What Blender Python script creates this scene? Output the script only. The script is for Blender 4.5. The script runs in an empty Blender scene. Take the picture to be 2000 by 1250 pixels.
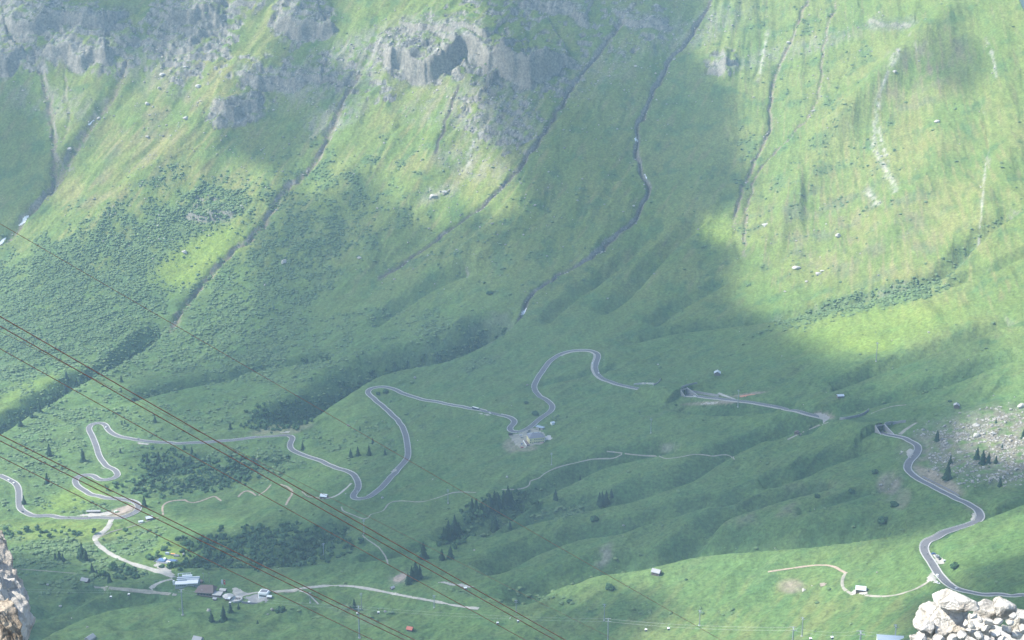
import bpy, bmesh, math, random
import numpy as np
from mathutils import Vector, Matrix

# ------------------------------------------------------------------ camera, world, sun, exposure
SC = bpy.context.scene
COL = SC.collection
CZ = 900.0
FPX = 3000.0
PITCH = math.radians(17.0)
CP, SP = math.cos(PITCH), math.sin(PITCH)
cam_d = bpy.data.cameras.new('camera'); cam_d.sensor_width = 36.0; cam_d.lens = 54.0
cam_d.clip_start = 0.5; cam_d.clip_end = 30000
cam = bpy.data.objects.new('camera', cam_d); COL.objects.link(cam)
cam.location = (0, 0, CZ); cam.rotation_euler = (math.radians(90) - PITCH, 0, 0)
SC.camera = cam

SUN_EL = math.radians(47); SUN_AZ = math.atan2(-0.99, 0.02)          # azimuth from +Y towards +X
SUN = np.array([math.sin(SUN_AZ) * math.cos(SUN_EL), math.cos(SUN_AZ) * math.cos(SUN_EL), math.sin(SUN_EL)])
world = bpy.data.worlds.new('World'); SC.world = world; world.use_nodes = True
wn = world.node_tree
for n in list(wn.nodes): wn.nodes.remove(n)
sky = wn.nodes.new('ShaderNodeTexSky'); sky.sky_type = 'NISHITA'; sky.sun_disc = False
sky.sun_elevation = SUN_EL; sky.sun_rotation = SUN_AZ; sky.altitude = 2200; sky.air_density = 1.2; sky.dust_density = 1.5
bg = wn.nodes.new('ShaderNodeBackground'); bg.inputs['Strength'].default_value = 0.15
wo = wn.nodes.new('ShaderNodeOutputWorld')
wn.links.new(sky.outputs[0], bg.inputs[0]); wn.links.new(bg.outputs[0], wo.inputs['Surface'])
sl = bpy.data.lights.new('sun', 'SUN'); sl.energy = 5.0; sl.angle = math.radians(0.55); sl.color = (1.0, 0.955, 0.86)
so = bpy.data.objects.new('sun', sl); COL.objects.link(so)
so.rotation_euler = Vector(SUN).to_track_quat('Z', 'Y').to_euler(); so.location = (0, 0, 3000)
SC.view_settings.view_transform = 'Standard'; SC.view_settings.look = 'None'
SC.view_settings.exposure = 0.97; SC.view_settings.gamma = 1.0
SC.cycles.max_bounces = 6; SC.cycles.volume_bounces = 1; SC.cycles.transparent_max_bounces = 12
HAZE_DENSITY = 0.80e-4

R = random.Random(7)
NR = np.random.RandomState(11)

# ------------------------------------------------------------------ projection helpers
def pix_dir(px, py):
    a = (np.asarray(px, float) - 1000) / FPX; b = (625 - np.asarray(py, float)) / FPX
    return np.stack([a, CP + b * SP, -SP + b * CP], -1)
def project(x, y, z):
    z = z - CZ
    dep = y * CP - z * SP
    return 1000 + FPX * x / dep, 625 - FPX * (y * SP + z * CP) / dep

# ------------------------------------------------------------------ noise
def _hash(ix, iy, s):
    h = (ix.astype(np.int64) * 374761393 + iy.astype(np.int64) * 668265263 + s * 982451653) & 0xffffffff
    h = ((h ^ (h >> 13)) * 1274126177) & 0xffffffff
    h = (h ^ (h >> 16)) & 0xffff
    return h.astype(np.float32) * np.float32(2 * math.pi / 65536)
def perlin(x, y, s=0):
    x = np.asarray(x, np.float64); y = np.asarray(y, np.float64)
    ix = np.floor(x); iy = np.floor(y); fx = (x - ix).astype(np.float32); fy = (y - iy).astype(np.float32)
    ix = ix.astype(np.int64); iy = iy.astype(np.int64)
    u = fx * fx * fx * (fx * (fx * 6 - 15) + 10); v = fy * fy * fy * (fy * (fy * 6 - 15) + 10)
    def g(dx, dy):
        a = _hash(ix + dx, iy + dy, s); return np.cos(a) * (fx - dx) + np.sin(a) * (fy - dy)
    n0 = g(0, 0) * (1 - u) + g(1, 0) * u; n1 = g(0, 1) * (1 - u) + g(1, 1) * u
    return (n0 * (1 - v) + n1 * v) * 1.5
def fbm(x, y, o=4, s=0, gain=.5):
    r = 0; a = 1.0; t = 0
    for i in range(o):
        r = r + a * perlin(x * 2 ** i, y * 2 ** i, s + i * 17); t += a; a *= gain
    return r / t
def ridged(x, y, o=4, s=0, gain=.55):
    r = 0; a = 1.0; t = 0
    for i in range(o):
        r = r + a * (1 - 2 * np.abs(perlin(x * 2 ** i, y * 2 ** i, s + i * 17))); t += a; a *= gain
    return r / t
def sstep(a, b, x):
    t = np.clip((x - a) / (b - a), 0, 1); return t * t * (3 - 2 * t)

# ------------------------------------------------------------------ base surface: thin-plate spline through surveyed points
TAB = {  # image row : forward distance at image columns 0,500,1000,1500,2000
 1250: (1400, 1400, 1340, 1240, 990), 1150: (1545, 1545, 1480, 1350, 1110), 1000: (1830, 1810, 1700, 1530, 1330),
 900: (2010, 2010, 1850, 1700, 1500), 800: (2190, 2190, 2030, 1880, 1650), 700: (2400, 2400, 2260, 2070, 1800),
 600: (2590, 2560, 2440, 2280, 1960), 400: (2860, 2810, 2700, 2600, 2250), 200: (3090, 3060, 2950, 2900, 2600),
 0: (3310, 3280, 3200, 3200, 2850)}
cx = []; cz = []
for py, ds in TAB.items():
    for px, d in zip((0, 500, 1000, 1500, 2000), ds):
        v = pix_dir(px, py); t = d / v[1]; cx.append((v[0] * t, d)); cz.append(CZ + v[2] * t)
for (x, y, z) in [(-700, 1800, 85), (-850, 2500, 120), (-1100, 2900, 250), (-500, 1200, 190), (0, 1050, 210), (300, 900, 330),
                  (750, 1500, 345), (900, 2000, 380), (1050, 2600, 560), (-1200, 3600, 690), (-300, 3600, 790), (300, 3600, 880), (-800, 1300, 150)]:
    cx.append((x, y)); cz.append(z)
cx = np.array(cx) / 1000; cz = np.array(cz)
def _U(r2): return np.where(r2 > 0, r2 * np.log(r2 + 1e-12), 0)
n = len(cx); K = _U(((cx[:, None] - cx[None]) ** 2).sum(-1)) + np.eye(n) * 0.002
P = np.c_[np.ones(n), cx]; A = np.zeros((n + 3, n + 3)); A[:n, :n] = K; A[:n, n:] = P; A[n:, :n] = P.T
W = np.linalg.solve(A, np.r_[cz, 0, 0, 0])
def tps(x, y):
    x = x / 1000; y = y / 1000
    r = W[n] + W[n + 1] * x + W[n + 2] * y
    for i in range(n): r = r + W[i] * _U((x - cx[i, 0]) ** 2 + (y - cx[i, 1]) ** 2)
    return r

NU, NY = 1400, 1000
UA = np.linspace(-0.5, 0.5, NU)
YA = 850 + 2750 * np.linspace(0, 1, NY) ** 1.06
U2, Y2 = np.meshgrid(UA, YA)
X2 = U2 * Y2
# coarse TPS evaluated then interpolated
cu = np.linspace(-.5, .5, 90); cy = np.linspace(850, 3600, 150)
CU, CY = np.meshgrid(cu, cy); CZc = tps(CU * CY, CY)
def bil(A_, ua, ya, u, y, uniform_y=True):
    fu = np.clip((u - ua[0]) / (ua[1] - ua[0]), 0, len(ua) - 1.001)
    if uniform_y: fy = np.clip((y - ya[0]) / (ya[1] - ya[0]), 0, len(ya) - 1.001)
    else: fy = np.clip(np.interp(y, ya, np.arange(len(ya))), 0, len(ya) - 1.001)
    iu = fu.astype(int); iy = fy.astype(int); a = fu - iu; b = fy - iy
    return (A_[iy, iu] * (1 - a) + A_[iy, iu + 1] * a) * (1 - b) + (A_[iy + 1, iu] * (1 - a) + A_[iy + 1, iu + 1] * a) * b
def catmull(A_, fu, fy):
    # smooth (bicubic) lookup
    iu = np.clip(fu.astype(int), 1, A_.shape[1] - 3); iy = np.clip(fy.astype(int), 1, A_.shape[0] - 3)
    a = fu - iu; b = fy - iy
    def w(t): return (-.5 * t + t * t - .5 * t ** 3, 1 - 2.5 * t * t + 1.5 * t ** 3, .5 * t + 2 * t * t - 1.5 * t ** 3, -.5 * t * t + .5 * t ** 3)
    wa = w(a); wb = w(b); r = 0
    for j in range(4):
        for i in range(4): r = r + wb[j] * wa[i] * A_[iy + j - 1, iu + i - 1]
    return r
H = catmull(CZc, (U2 + .5) / (cu[1] - cu[0]), (Y2 - 850) / (cy[1] - cy[0]))
H0 = H.copy()
def hgt(x, y, A_=None):
    A_ = H if A_ is None else A_
    x = np.asarray(x, float); y = np.asarray(y, float)
    return bil(A_, UA, YA, x / y, y, False)
def unproj(px, py, A_=None, t0=820, t1=3700):
    """first hit of the view ray with the terrain"""
    A_ = H if A_ is None else A_
    px = np.atleast_1d(np.asarray(px, float)); py = np.atleast_1d(np.asarray(py, float))
    v = pix_dir(px, py); ts = np.arange(t0, t1, 3.0)
    X = v[:, 0, None] * ts; Y = v[:, 1, None] * ts; Z = CZ + v[:, 2, None] * ts
    hh = bil(A_, UA, YA, X / Y, Y, False); below = (Z < hh) & (Y > 852)
    k = np.argmax(below, 1); k = np.where(below.any(1), np.maximum(k, 1), len(ts) - 1)
    i = np.arange(len(px)); f0 = Z[i, k - 1] - hh[i, k - 1]; f1 = Z[i, k] - hh[i, k]
    a = np.clip(f0 / (f0 - f1 + 1e-9), 0, 1); t = ts[k - 1] + a * 3.0
    return v * t[:, None] + np.array([0, 0, CZ])
def smooth_poly(pts, step, it=2):
    p = np.array(pts, float)
    for _ in range(it):                                     # Chaikin
        q = [p[0]]
        for a, b in zip(p[:-1], p[1:]): q += [a * .75 + b * .25, a * .25 + b * .75]
        q.append(p[-1]); p = np.array(q)
    d = np.r_[0, np.cumsum(np.linalg.norm(np.diff(p, axis=0), axis=1))]
    m = max(2, int(d[-1] / step) + 1); s = np.linspace(0, d[-1], m)
    return np.stack([np.interp(s, d, p[:, k]) for k in range(p.shape[1])], -1)

GUL = np.zeros(H.shape, np.float32)
# ------------------------------------------------------------------ distance fields along polylines, windowed on the grid
def pdist(P, maxd):
    D = np.full(H.shape, 1e9, np.float32); S = np.zeros(H.shape, np.float32); T = np.zeros(H.shape, np.float32)
    L = np.r_[0, np.cumsum(np.linalg.norm(np.diff(P[:, :2], axis=0), axis=1))]
    for i in range(len(P) - 1):
        a = P[i, :2]; b = P[i + 1, :2]; y0 = min(a[1], b[1]) - maxd; y1 = max(a[1], b[1]) + maxd
        j0, j1 = np.searchsorted(YA, (y0, y1)); j1 = min(NY, j1 + 1)
        if j0 >= j1: continue
        yy = max(y0, 850)
        us = [(min(a[0], b[0]) - maxd) / q for q in (yy, y1)] + [(max(a[0], b[0]) + maxd) / q for q in (yy, y1)]
        i0, i1 = np.searchsorted(UA, (min(us), max(us))); i1 = min(NU, i1 + 1)
        if i0 >= i1: continue
        w = (slice(j0, j1), slice(i0, i1)); d = b - a; l2 = d @ d + 1e-9
        t = np.clip(((X2[w] - a[0]) * d[0] + (Y2[w] - a[1]) * d[1]) / l2, 0, 1)
        ex = X2[w] - a[0] - t * d[0]; ey = Y2[w] - a[1] - t * d[1]; dd = np.sqrt(ex * ex + ey * ey)
        m = dd < D[w]; nn = np.array([-d[1], d[0]])
        sg = np.sign(ex * nn[0] + ey * nn[1])
        D[w] = np.where(m, dd, D[w]); S[w] = np.where(m, sg * dd, S[w]); T[w] = np.where(m, (L[i] + t * math.sqrt(l2)) / L[-1], T[w])
    return D, S, T
def polyw(px_pts, step=12, it=2, A_=None):
    p = smooth_poly(px_pts, step, it); return unproj(p[:, 0], p[:, 1], A_)
def crest_gully(pts, depth, w, far=2.2, taper=.12, lip=0.0):
    """pts: the near lip of a gully, left to right; the ground drops behind it"""
    global H
    P = polyw(pts, 10, 2, H0)
    if w < 40: w *= .80; depth *= .82
    D, S, T = pdist(P, w * (1 + far) + 10)
    m = D < w * (1 + far) + 9
    s = S
    depth = depth * 1.65; g = np.where(s < 0, 0, np.where(s < w, sstep(0, w, s), 1 - sstep(w, w * (1 + far), s)))
    tp = np.minimum(1, np.minimum(T, 1 - T) / taper); tp = tp * tp * (3 - 2 * tp)
    H = np.where(m, H - depth * g * tp + lip * np.exp(-((s + w * .3) / (w * .5)) ** 2) * tp, H)
    g2 = sstep(.2 * w, w, s) * sstep(w * (1 + far), w * (1 + far * .6), s) * tp * m
    GUL[:] = np.maximum(GUL, g2)
    return np.where(m, g * tp, 0)
def trench(pts, depth, w, taper=.06, wob=0.0, seed=1):
    global H
    P = polyw(pts, 6, 2, H0)
    if wob:
        k = np.arange(len(P)); P[:, 0] += perlin(k * .35, k * 0 + .5, seed) * wob; P[:, 1] += perlin(k * .35, k * 0 + 9.5, seed) * wob
    D, S, T = pdist(P, w * 3); L_ = np.linalg.norm(np.diff(P[:, :2], axis=0), axis=1).sum()
    w = w * (.75 + .75 * perlin(T * L_ / 34, T * 0 + seed * 3.3, seed)) if wob else w
    g = np.exp(-(D / w) ** 2); tp = np.clip(np.minimum(T, 1 - T) / taper, 0, 1)
    H = H - depth * g * tp
    return (g * tp).astype(np.float32), D
def blobs(lst, PX, PY, soft=.45):
    r = np.zeros(PX.shape, np.float32)
    for (bx, by, rx, ry, rot, wt) in lst:
        a = math.radians(-rot); ca, sa = math.cos(a), math.sin(a)
        dx = PX - bx; dy = PY - by; u = (dx * ca + dy * sa) / rx; v = (-dx * sa + dy * ca) / ry
        d = np.sqrt(u * u + v * v)
        if wt > 0: r = np.maximum(r, wt * sstep(1 + soft, 1 - soft, d))
        else: r = r * (1 + wt * sstep(1 + soft, 1 - soft, d))
    return r

# ------------------------------------------------------------------ relief
PX0, PY0 = project(X2, Y2, H0)
mtn = sstep(720, 480, PY0 + 0.10 * (1000 - PX0) * (PX0 < 1000) - .12 * (PX0 - 1300) * (PX0 > 1300))   # steep mountainside, 0..1
fx = np.where(X2 < 400, -.47, -.47 + np.clip((X2 - 400) / 600, 0, 1) * .3); fy = -np.sqrt(1 - fx ** 2)
PU = X2 * -fy + Y2 * fx; PV = X2 * fx + Y2 * fy                    # across / along the fall line
wv = 18 * fbm(X2 / 160, Y2 / 160, 3, 5); rgt = sstep(1250, 1500, PX0)
H += mtn * ((19 - 9 * rgt) * fbm((PU + 2 * wv) / 120, PV / 480, 3, 3) + (4.2 - 2.4 * rgt) * ridged((PU + 2.2 * wv) / 46, PV / 210, 3, 8) * sstep(-.5, .4, fbm(X2 / 130, Y2 / 130, 2, 6)) + (1.0 - .5 * rgt) * ridged((PU + 1.5 * wv) / 17, PV / 60, 2, 9))
mu = X2 * -.62 + Y2 * .78; mv = X2 * .78 + Y2 * .62                # meadows: ridges run to the upper right
low = 1 - mtn
wl = 25 * fbm(X2 / 220, Y2 / 220, 2, 25)
H += low * (6 * fbm((mu + wl) / 70, mv / 260, 3, 31) + 3.8 * ridged((mu + 1.6 * wl) / 40, mv / 130, 3, 33) + 1.8 * fbm(X2 / 28, Y2 / 28, 3, 41))
knob = blobs([(150, 1190, 330, 90, 0, 1), (620, 1210, 300, 60, 0, .9), (1150, 1180, 200, 60, 0, .6)], PX0, PY0)
H += knob * (12 * fbm(X2 / 65, Y2 / 55, 3, 51))
Hfeat = H.copy(); H0 = H.copy()

SHW = np.zeros(H.shape, np.float32)                                # where gully sides carry thicker shrubs
def addsh(g, k): 
    global SHW
    SHW = np.maximum(SHW, g.astype(np.float32) * k)
g = crest_gully([(597, 838), (606, 830), (618, 820), (650, 795), (685, 772), (715, 752), (745, 735), (800, 722), (860, 713), (905, 698), (960, 672), (1008, 642), (1030, 600)], 40, 44, 1.5, .10, 2); addsh(g, 1)
g = crest_gully([(-60, 880), (15, 845), (60, 812), (105, 790), (155, 756), (197, 733), (232, 718), (250, 704), (300, 672), (345, 630)], 20, 24, 1.9, .1, 1.5); addsh(g, 1)
g = crest_gully([(246, 790), (303, 773), (352, 762), (400, 752), (457, 744), (493, 727), (563, 716), (668, 702)], 13, 18, 2, .15); addsh(g, .9)
g = crest_gully([(1180, 690), (1300, 656), (1400, 645), (1500, 632), (1560, 622), (1640, 605), (1700, 590), (1760, 575), (1840, 550), (1880, 520), (1910, 482), (1940, 456), (1985, 422), (2060, 380)], 17, 25, 1.7, .18, 2); addsh(g * sstep(1480, 1620, PX0), .45)
crest_gully([(1860, 565), (1900, 545), (1950, 530), (2000, 503), (2060, 480)], 8, 14)
crest_gully([(1600, 772), (1634, 764), (1712, 734), (1772, 712), (1850, 682), (1930, 652), (2020, 620)], 12, 20)
g = crest_gully([(1500, 870), (1580, 835), (1652, 813), (1715, 793), (1770, 780), (1828, 764), (1898, 738), (1947, 717), (2040, 690)], 13, 22, 2.4); addsh(g, .15)
crest_gully([(1500, 960), (1550, 942), (1582, 931), (1620, 912), (1650, 902), (1690, 890), (1720, 878), (1740, 864)], 14, 24, 2.2, .15)
g = crest_gully([(880, 1072), (925, 1045), (962, 1024), (1007, 1002), (1050, 980), (1095, 960), (1140, 935), (1175, 917), (1225, 905), (1287, 892), (1350, 880)], 16, 26, 2.2, .1, 1); addsh(g * sstep(1130, 1000, PX0), .5)
g = crest_gully([(930, 1062), (1000, 1037), (1082, 1015), (1150, 1000), (1200, 990), (1250, 979), (1300, 960), (1350, 945), (1375, 930), (1420, 900), (1450, 885), (1487, 865), (1560, 835), (1600, 822)], 15, 26, 2.2, .1, 1)
crest_gully([(960, 1130), (1015, 1107), (1050, 1085), (1100, 1067), (1150, 1052), (1212, 1047), (1232, 1037), (1275, 1027), (1325, 1010), (1362, 997), (1425, 985), (1475, 965), (1540, 945)], 13, 24, 2.2, .12, 1)
crest_gully([(1350, 1090), (1375, 1052), (1400, 1035), (1432, 1009), (1470, 1000), (1530, 978), (1600, 962), (1660, 945)], 11, 20)
crest_gully([(1550, 1010), (1640, 985), (1720, 960), (1790, 950)], 6, 14)
g = crest_gully([(1020, 1190), (1056, 1176), (1070, 1164), (1100, 1149), (1130, 1144), (1160, 1128), (1200, 1124), (1254, 1117), (1300, 1106), (1340, 1095), (1400, 1086), (1460, 1082), (1600, 1072), (1700, 1058), (1790, 1042)], 17, 30, 2.2, .1, 2); addsh(g, .12)
g = crest_gully([(330, 1112), (400, 1110), (470, 1112), (540, 1112), (600, 1102), (650, 1062), (690, 1038), (730, 1015)], 20, 30, 1.8, .1, 1); addsh(g, 1)
g = crest_gully([(225, 962), (300, 968), (400, 957), (480, 930), (560, 905), (620, 890)], 9, 22, 2.2, .15); addsh(g, .8)
crest_gully([(700, 1100), (780, 1090), (830, 1075), (870, 1060)], 7, 16)
crest_gully([(70, 1260), (130, 1225), (190, 1200), (250, 1185), (330, 1180)], 8, 20)
crest_gully([(60, 1215), (110, 1200), (160, 1175), (220, 1160)], 6, 16)
crest_gully([(1838, 1052), (1880, 1036), (1925, 1018), (1965, 1002), (2010, 984), (2060, 965)], 7, 13, 1.4, .1, 2)
crest_gully([(1560, 855), (1620, 838), (1690, 845)], 5, 14)
crest_gully([(1290, 800), (1380, 815), (1470, 812), (1540, 800)], 7, 18)
crest_gully([(1180, 620), (1230, 590), (1290, 520), (1340, 470), (1400, 420)], 12, 20)
crest_gully([(1070, 640), (1110, 600), (1170, 560), (1240, 505), (1290, 450)], 9, 16)
crest_gully([(735, 645), (790, 605), (860, 568), (940, 540)], 9, 18)
crest_gully([(1040, 330), (1000, 400), (930, 470), (860, 530)][::-1], 6, 16)
crest_gully([(1290, 640), (1340, 600), (1400, 570), (1440, 540)], 7, 16)
crest_gully([(1030, 760), (1150, 735), (1230, 715)], 4, 12)
crest_gully([(300, 940), (380, 915), (440, 890)], 8, 18)
# stream beds and dirt runnels on the mountainside
STREAMS = [([(1395, -10), (1370, 40), (1310, 115), (1275, 185), (1250, 235), (1240, 275), (1248, 320), (1262, 350), (1266, 380), (1250, 412), (1225, 440), (1180, 480), (1140, 510), (1100, 532), (1060, 555), (1035, 575), (1025, 605), (1005, 630), (960, 668)], 8, 5, 1.0),
 ([(1240, 10), (1180, 90), (1110, 180), (1075, 235), (1045, 290), (1000, 345), (960, 390), (900, 435), (850, 470), (800, 505), (740, 545)], 7, 6, .9),
 ([(895, 165), (880, 215), (862, 260), (850, 300)], 3, 4, .8),
 ([(700, 150), (655, 225), (632, 290), (600, 335), (550, 375), (525, 420), (495, 460), (440, 500), (400, 545), (360, 595), (335, 640)], 10, 8, 1),
 ([(60, 95), (75, 130), (95, 190), (105, 250), (108, 300), (104, 350), (90, 385)], 6, 9, 1),
 ([(250, 110), (225, 180), (190, 225), (150, 275), (125, 320), (103, 365), (60, 410), (20, 455), (-30, 490)], 14, 14, .9),
 ([(125, 130), (130, 180), (135, 230), (120, 285)], 3, 6, .7),
 ([(1580, -10), (1550, 70), (1515, 140), (1505, 200), (1508, 255), (1480, 300), (1460, 345), (1440, 400), (1436, 440)], 5, 4.5, 1),
 ([(1640, -10), (1615, 60), (1605, 130), (1600, 190), (1580, 230), (1530, 280), (1480, 330), (1462, 385), (1455, 430), (1452, 500)], 3.6, 3.6, .9),
 ([(1680, -10), (1670, 60), (1655, 130), (1630, 190), (1600, 240)], 2, 3, .45),
 ([(1910, 180), (1930, 250), (1925, 320), (1915, 400)], 2, 4, .2),
 ([(1495, 20), (1490, 90), (1475, 160)], 2, 4, .35),
 ([(780, 240), (745, 300), (720, 345)], 3, 6, .4)]
DIRT = np.zeros(H.shape, np.float32); WET = np.zeros(H.shape, np.float32)
for i, (p, dep, w, k) in enumerate(STREAMS):
    g, D = trench(p, dep, w, wob=5, seed=i)
    rim = np.exp(-(D / (min(w, 8) * (1.35 if k > .6 else .8))) ** 2) * (.75 + .9 * fbm(X2 / 8, Y2 / 8, 3, 91 + i))
    DIRT = np.maximum(DIRT, rim.astype(np.float32) * k)
    if i in (0, 1, 2): WET = np.maximum(WET, np.exp(-(D / (w * .75)) ** 2).astype(np.float32))
trench([(345, 630), (300, 680), (250, 705)], 5, 14); trench([(1436, 440), (1440, 480), (1448, 510)], 3, 6)
# cliffs
ROCK = np.zeros(H.shape, np.float32)
SCAR = np.zeros(H.shape, np.float32)
for i, (p, w) in enumerate([([(1752, 135), (1735, 165), (1718, 200), (1708, 240), (1706, 280), (1716, 310), (1730, 335), (1742, 362), (1748, 385)], 6), ([(1716, 250), (1724, 290), (1738, 320)], 4), ([(1692, 365), (1702, 388), (1716, 405)], 6), ([(1500, 60), (1490, 110), (1480, 160)], 4), ([(1925, 75), (1940, 110), (1946, 150)], 3), ([(865, 375), (845, 384), (835, 388)], 5), ([(1400, 130), (1392, 150)], 4), ([(925, 280), (918, 300), (915, 330)], 7), ([(1925, 320), (1918, 400), (1912, 470)], 2.2)]):
    D, S, T = pdist(polyw(p, 6, 2, H0), 30); SCAR = np.maximum(SCAR, (np.exp(-(D / (w * (.8 + .6 * perlin(T * 9, T * 0 + i, 5)))) ** 2) * (.4 + 1.1 * fbm(X2 / 10, Y2 / 12, 3, 95))).astype(np.float32))
SCAR = np.clip(SCAR, 0, 1); H += SCAR * 1.6 * ridged(X2 / 7, Y2 / 7, 2, 97)
def cliff(pts, h, back, wall=9.0, k=1.0, seed=3):
    global H, ROCK
    P = polyw(pts, 8, 1, H0)
    q = np.arange(len(P)); P[:, 1] += perlin(q * .22, q * 0 + .5, seed) * 18 + perlin(q * .7, q * 0 + 7.5, seed) * 5; P[:, 0] += perlin(q * .5, q * 0 + 4.5, seed) * 6
    D, S, T = pdist(P, back * 2 + 20)
    tp = np.clip(np.minimum(T, 1 - T) / .15, 0, 1); tp = tp * tp * (3 - 2 * tp)
    g = sstep(-wall * .3, wall, S) * np.exp(-np.clip(S, 0, None) / back) * (D < back * 2 + 19)
    H = H + h * g * tp
    ROCK = np.maximum(ROCK, (sstep(-12, 0, S) * sstep(wall + 26, wall, S) * (D < 60) * np.minimum(1, tp * 2)).astype(np.float32) * k)
cliff([(715, 130), (745, 112), (770, 140), (815, 152), (835, 162), (870, 142), (900, 122), (930, 118), (955, 142), (985, 156), (1020, 166), (1060, 166), (1110, 135), (1150, 120)], 40, 70, 10)
cliff([(960, 128), (985, 150), (1020, 168), (1062, 170), (1090, 150)], 22, 45, 8, seed=31)
cliff([(770, 62), (830, 75), (900, 78), (960, 112)], 16, 50, 8, seed=5)
cliff([(405, 244), (430, 246), (455, 245), (480, 236), (515, 214)], 20, 40, 10)
cliff([(320, 70), (345, 62), (370, 52), (410, 56), (440, 40)], 26, 50)
cliff([(325, 118), (360, 112), (395, 82), (420, 66)], 14, 40)
cliff([(530, 74), (560, 78), (595, 82), (625, 74), (660, 48)], 28, 50)
cliff([(-40, 160), (0, 150), (35, 140), (55, 100)], 30, 60)
cliff([(75, 115), (110, 122), (150, 132), (190, 124), (230, 110)], 24, 50, seed=9)
cliff([(-10, 60), (60, 62), (150, 60), (260, 40)], 26, 60, seed=12)
cliff([(450, 172), (480, 182), (540, 184), (600, 170), (640, 160)], 12, 40, seed=14)
cliff([(1380, 152), (1395, 160), (1415, 152), (1440, 130)], 14, 30, k=.7)
cliff([(1690, 40), (1720, 58), (1760, 62), (1800, 42)], 8, 24, seed=17, k=.45)
cliff([(1200, 40), (1260, 50), (1320, 60)], 12, 40, seed=19)
cliff([(1000, 20), (1080, 30), (1160, 45)], 14, 50, seed=21)
cliff([(355, 415), (380, 425), (420, 430), (460, 420)], 12, 30, seed=23, k=.6)
# rounded spurs
def spur(pts, h, w):
    global H
    D, S, T = pdist(polyw(pts, 10, 2, H0), w * 2.6); H = H + h * np.exp(-(D / w) ** 2) * np.clip(np.minimum(T, 1 - T) / .2, 0, 1)
spur([(1900, -10), (1870, 25), (1800, 90), (1745, 140), (1700, 190), (1650, 240), (1590, 320)], 36, 38)
spur([(1600, 300), (1540, 410), (1480, 530)], 18, 32)
spur([(1840, 240), (1800, 350), (1730, 470), (1640, 560)], 14, 45)
spur([(1985, 240), (1960, 330), (1900, 430)], 12, 30)
spur([(560, 60), (480, 130), (400, 220), (300, 330), (200, 430), (60, 560)], 16, 70)
spur([(1170, 250), (1050, 380), (900, 500), (800, 600)], 12, 60)
spur([(1400, 60), (1420, 200), (1390, 350), (1300, 470)], 10, 40)

yc = 2895 + np.maximum(1975 - PX0, -45) * 3.0; H -= np.clip(Y2 - yc, 0, None) ** 1.0 * .95 * (X2 / Y2 > .2)
PXf, PYf = project(X2, Y2, H)
# rock regions: broken ground, only where the noise says so
rk = blobs([(60, 50, 150, 90, 0, .85), (200, 90, 90, 60, 0, .72), (370, 60, 110, 90, 45, .95), (430, 10, 120, 40, 10, .6), (590, 40, 70, 50, 0, .9),
            (470, 215, 70, 30, 15, .9), (520, 140, 110, 40, 0, .50), (680, 150, 40, 130, 65, .55), (840, 105, 120, 60, 0, .95), (1000, 130, 150, 60, -10, .7),
            (960, 30, 160, 50, 0, .52), (1080, 50, 200, 90, 0, .42), (980, 230, 80, 100, 70, .55), (1250, 50, 100, 70, 60, .43), (1410, 125, 38, 34, 0, .6),
            (1900, 850, 90, 45, 20, .62), (1960, 880, 90, 60, 0, .58), (1850, 880, 70, 40, 0, .4),
            (390, 400, 60, 40, 0, .35), (850, 370, 50, 25, 30, .3), (1730, 960, 70, 45, 60, .22), (20, 20, 60, 160, 90, .5)], PXf, PYf)
rn = fbm(X2 / 26, (Y2 + H) / 30, 4, 61); rn2 = ridged(PU / 16, PV / 34, 3, 63)
rib = ridged((PU + wv) / 85, PV / 240, 3, 66)
rkm = sstep(.46, .57, rk * (.52 + 1.8 * rn + .4 * rn2 * mtn + .35 * rib * mtn))
ROCK = np.clip(np.maximum(ROCK, rkm), 0, 1)
tw = H + 9 * fbm(X2 / 45, Y2 / 45, 3, 73) + .12 * X2; per = 15.0
def terr(h, p, k): q = h / p; f = q - np.floor(q); return (np.floor(q) + sstep(k, 1, f)) * p - h
RM = ROCK * sstep(650, 450, PYf)
H += sstep(.25, .7, rk) * mtn * 14 * rib
H += RM * (.75 * terr(tw, per, .45) + .6 * terr(tw + 4, 5.2, .4) + 3.2 * fbm(X2 / 22, PV / 26, 4, 71) + 1.5 * ridged(PU / 10, PV / 13, 3, 77)) + (ROCK - RM) * 1.6 * ridged(X2 / 7, Y2 / 6, 3, 78)
H += mtn * (1.3 * fbm(X2 / 13, Y2 / 15, 3, 81) + .35 * perlin(X2 / 4.5, Y2 / 6.5, 87))
H += low * .25 * fbm(X2 / 9, Y2 / 9, 2, 83)

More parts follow.
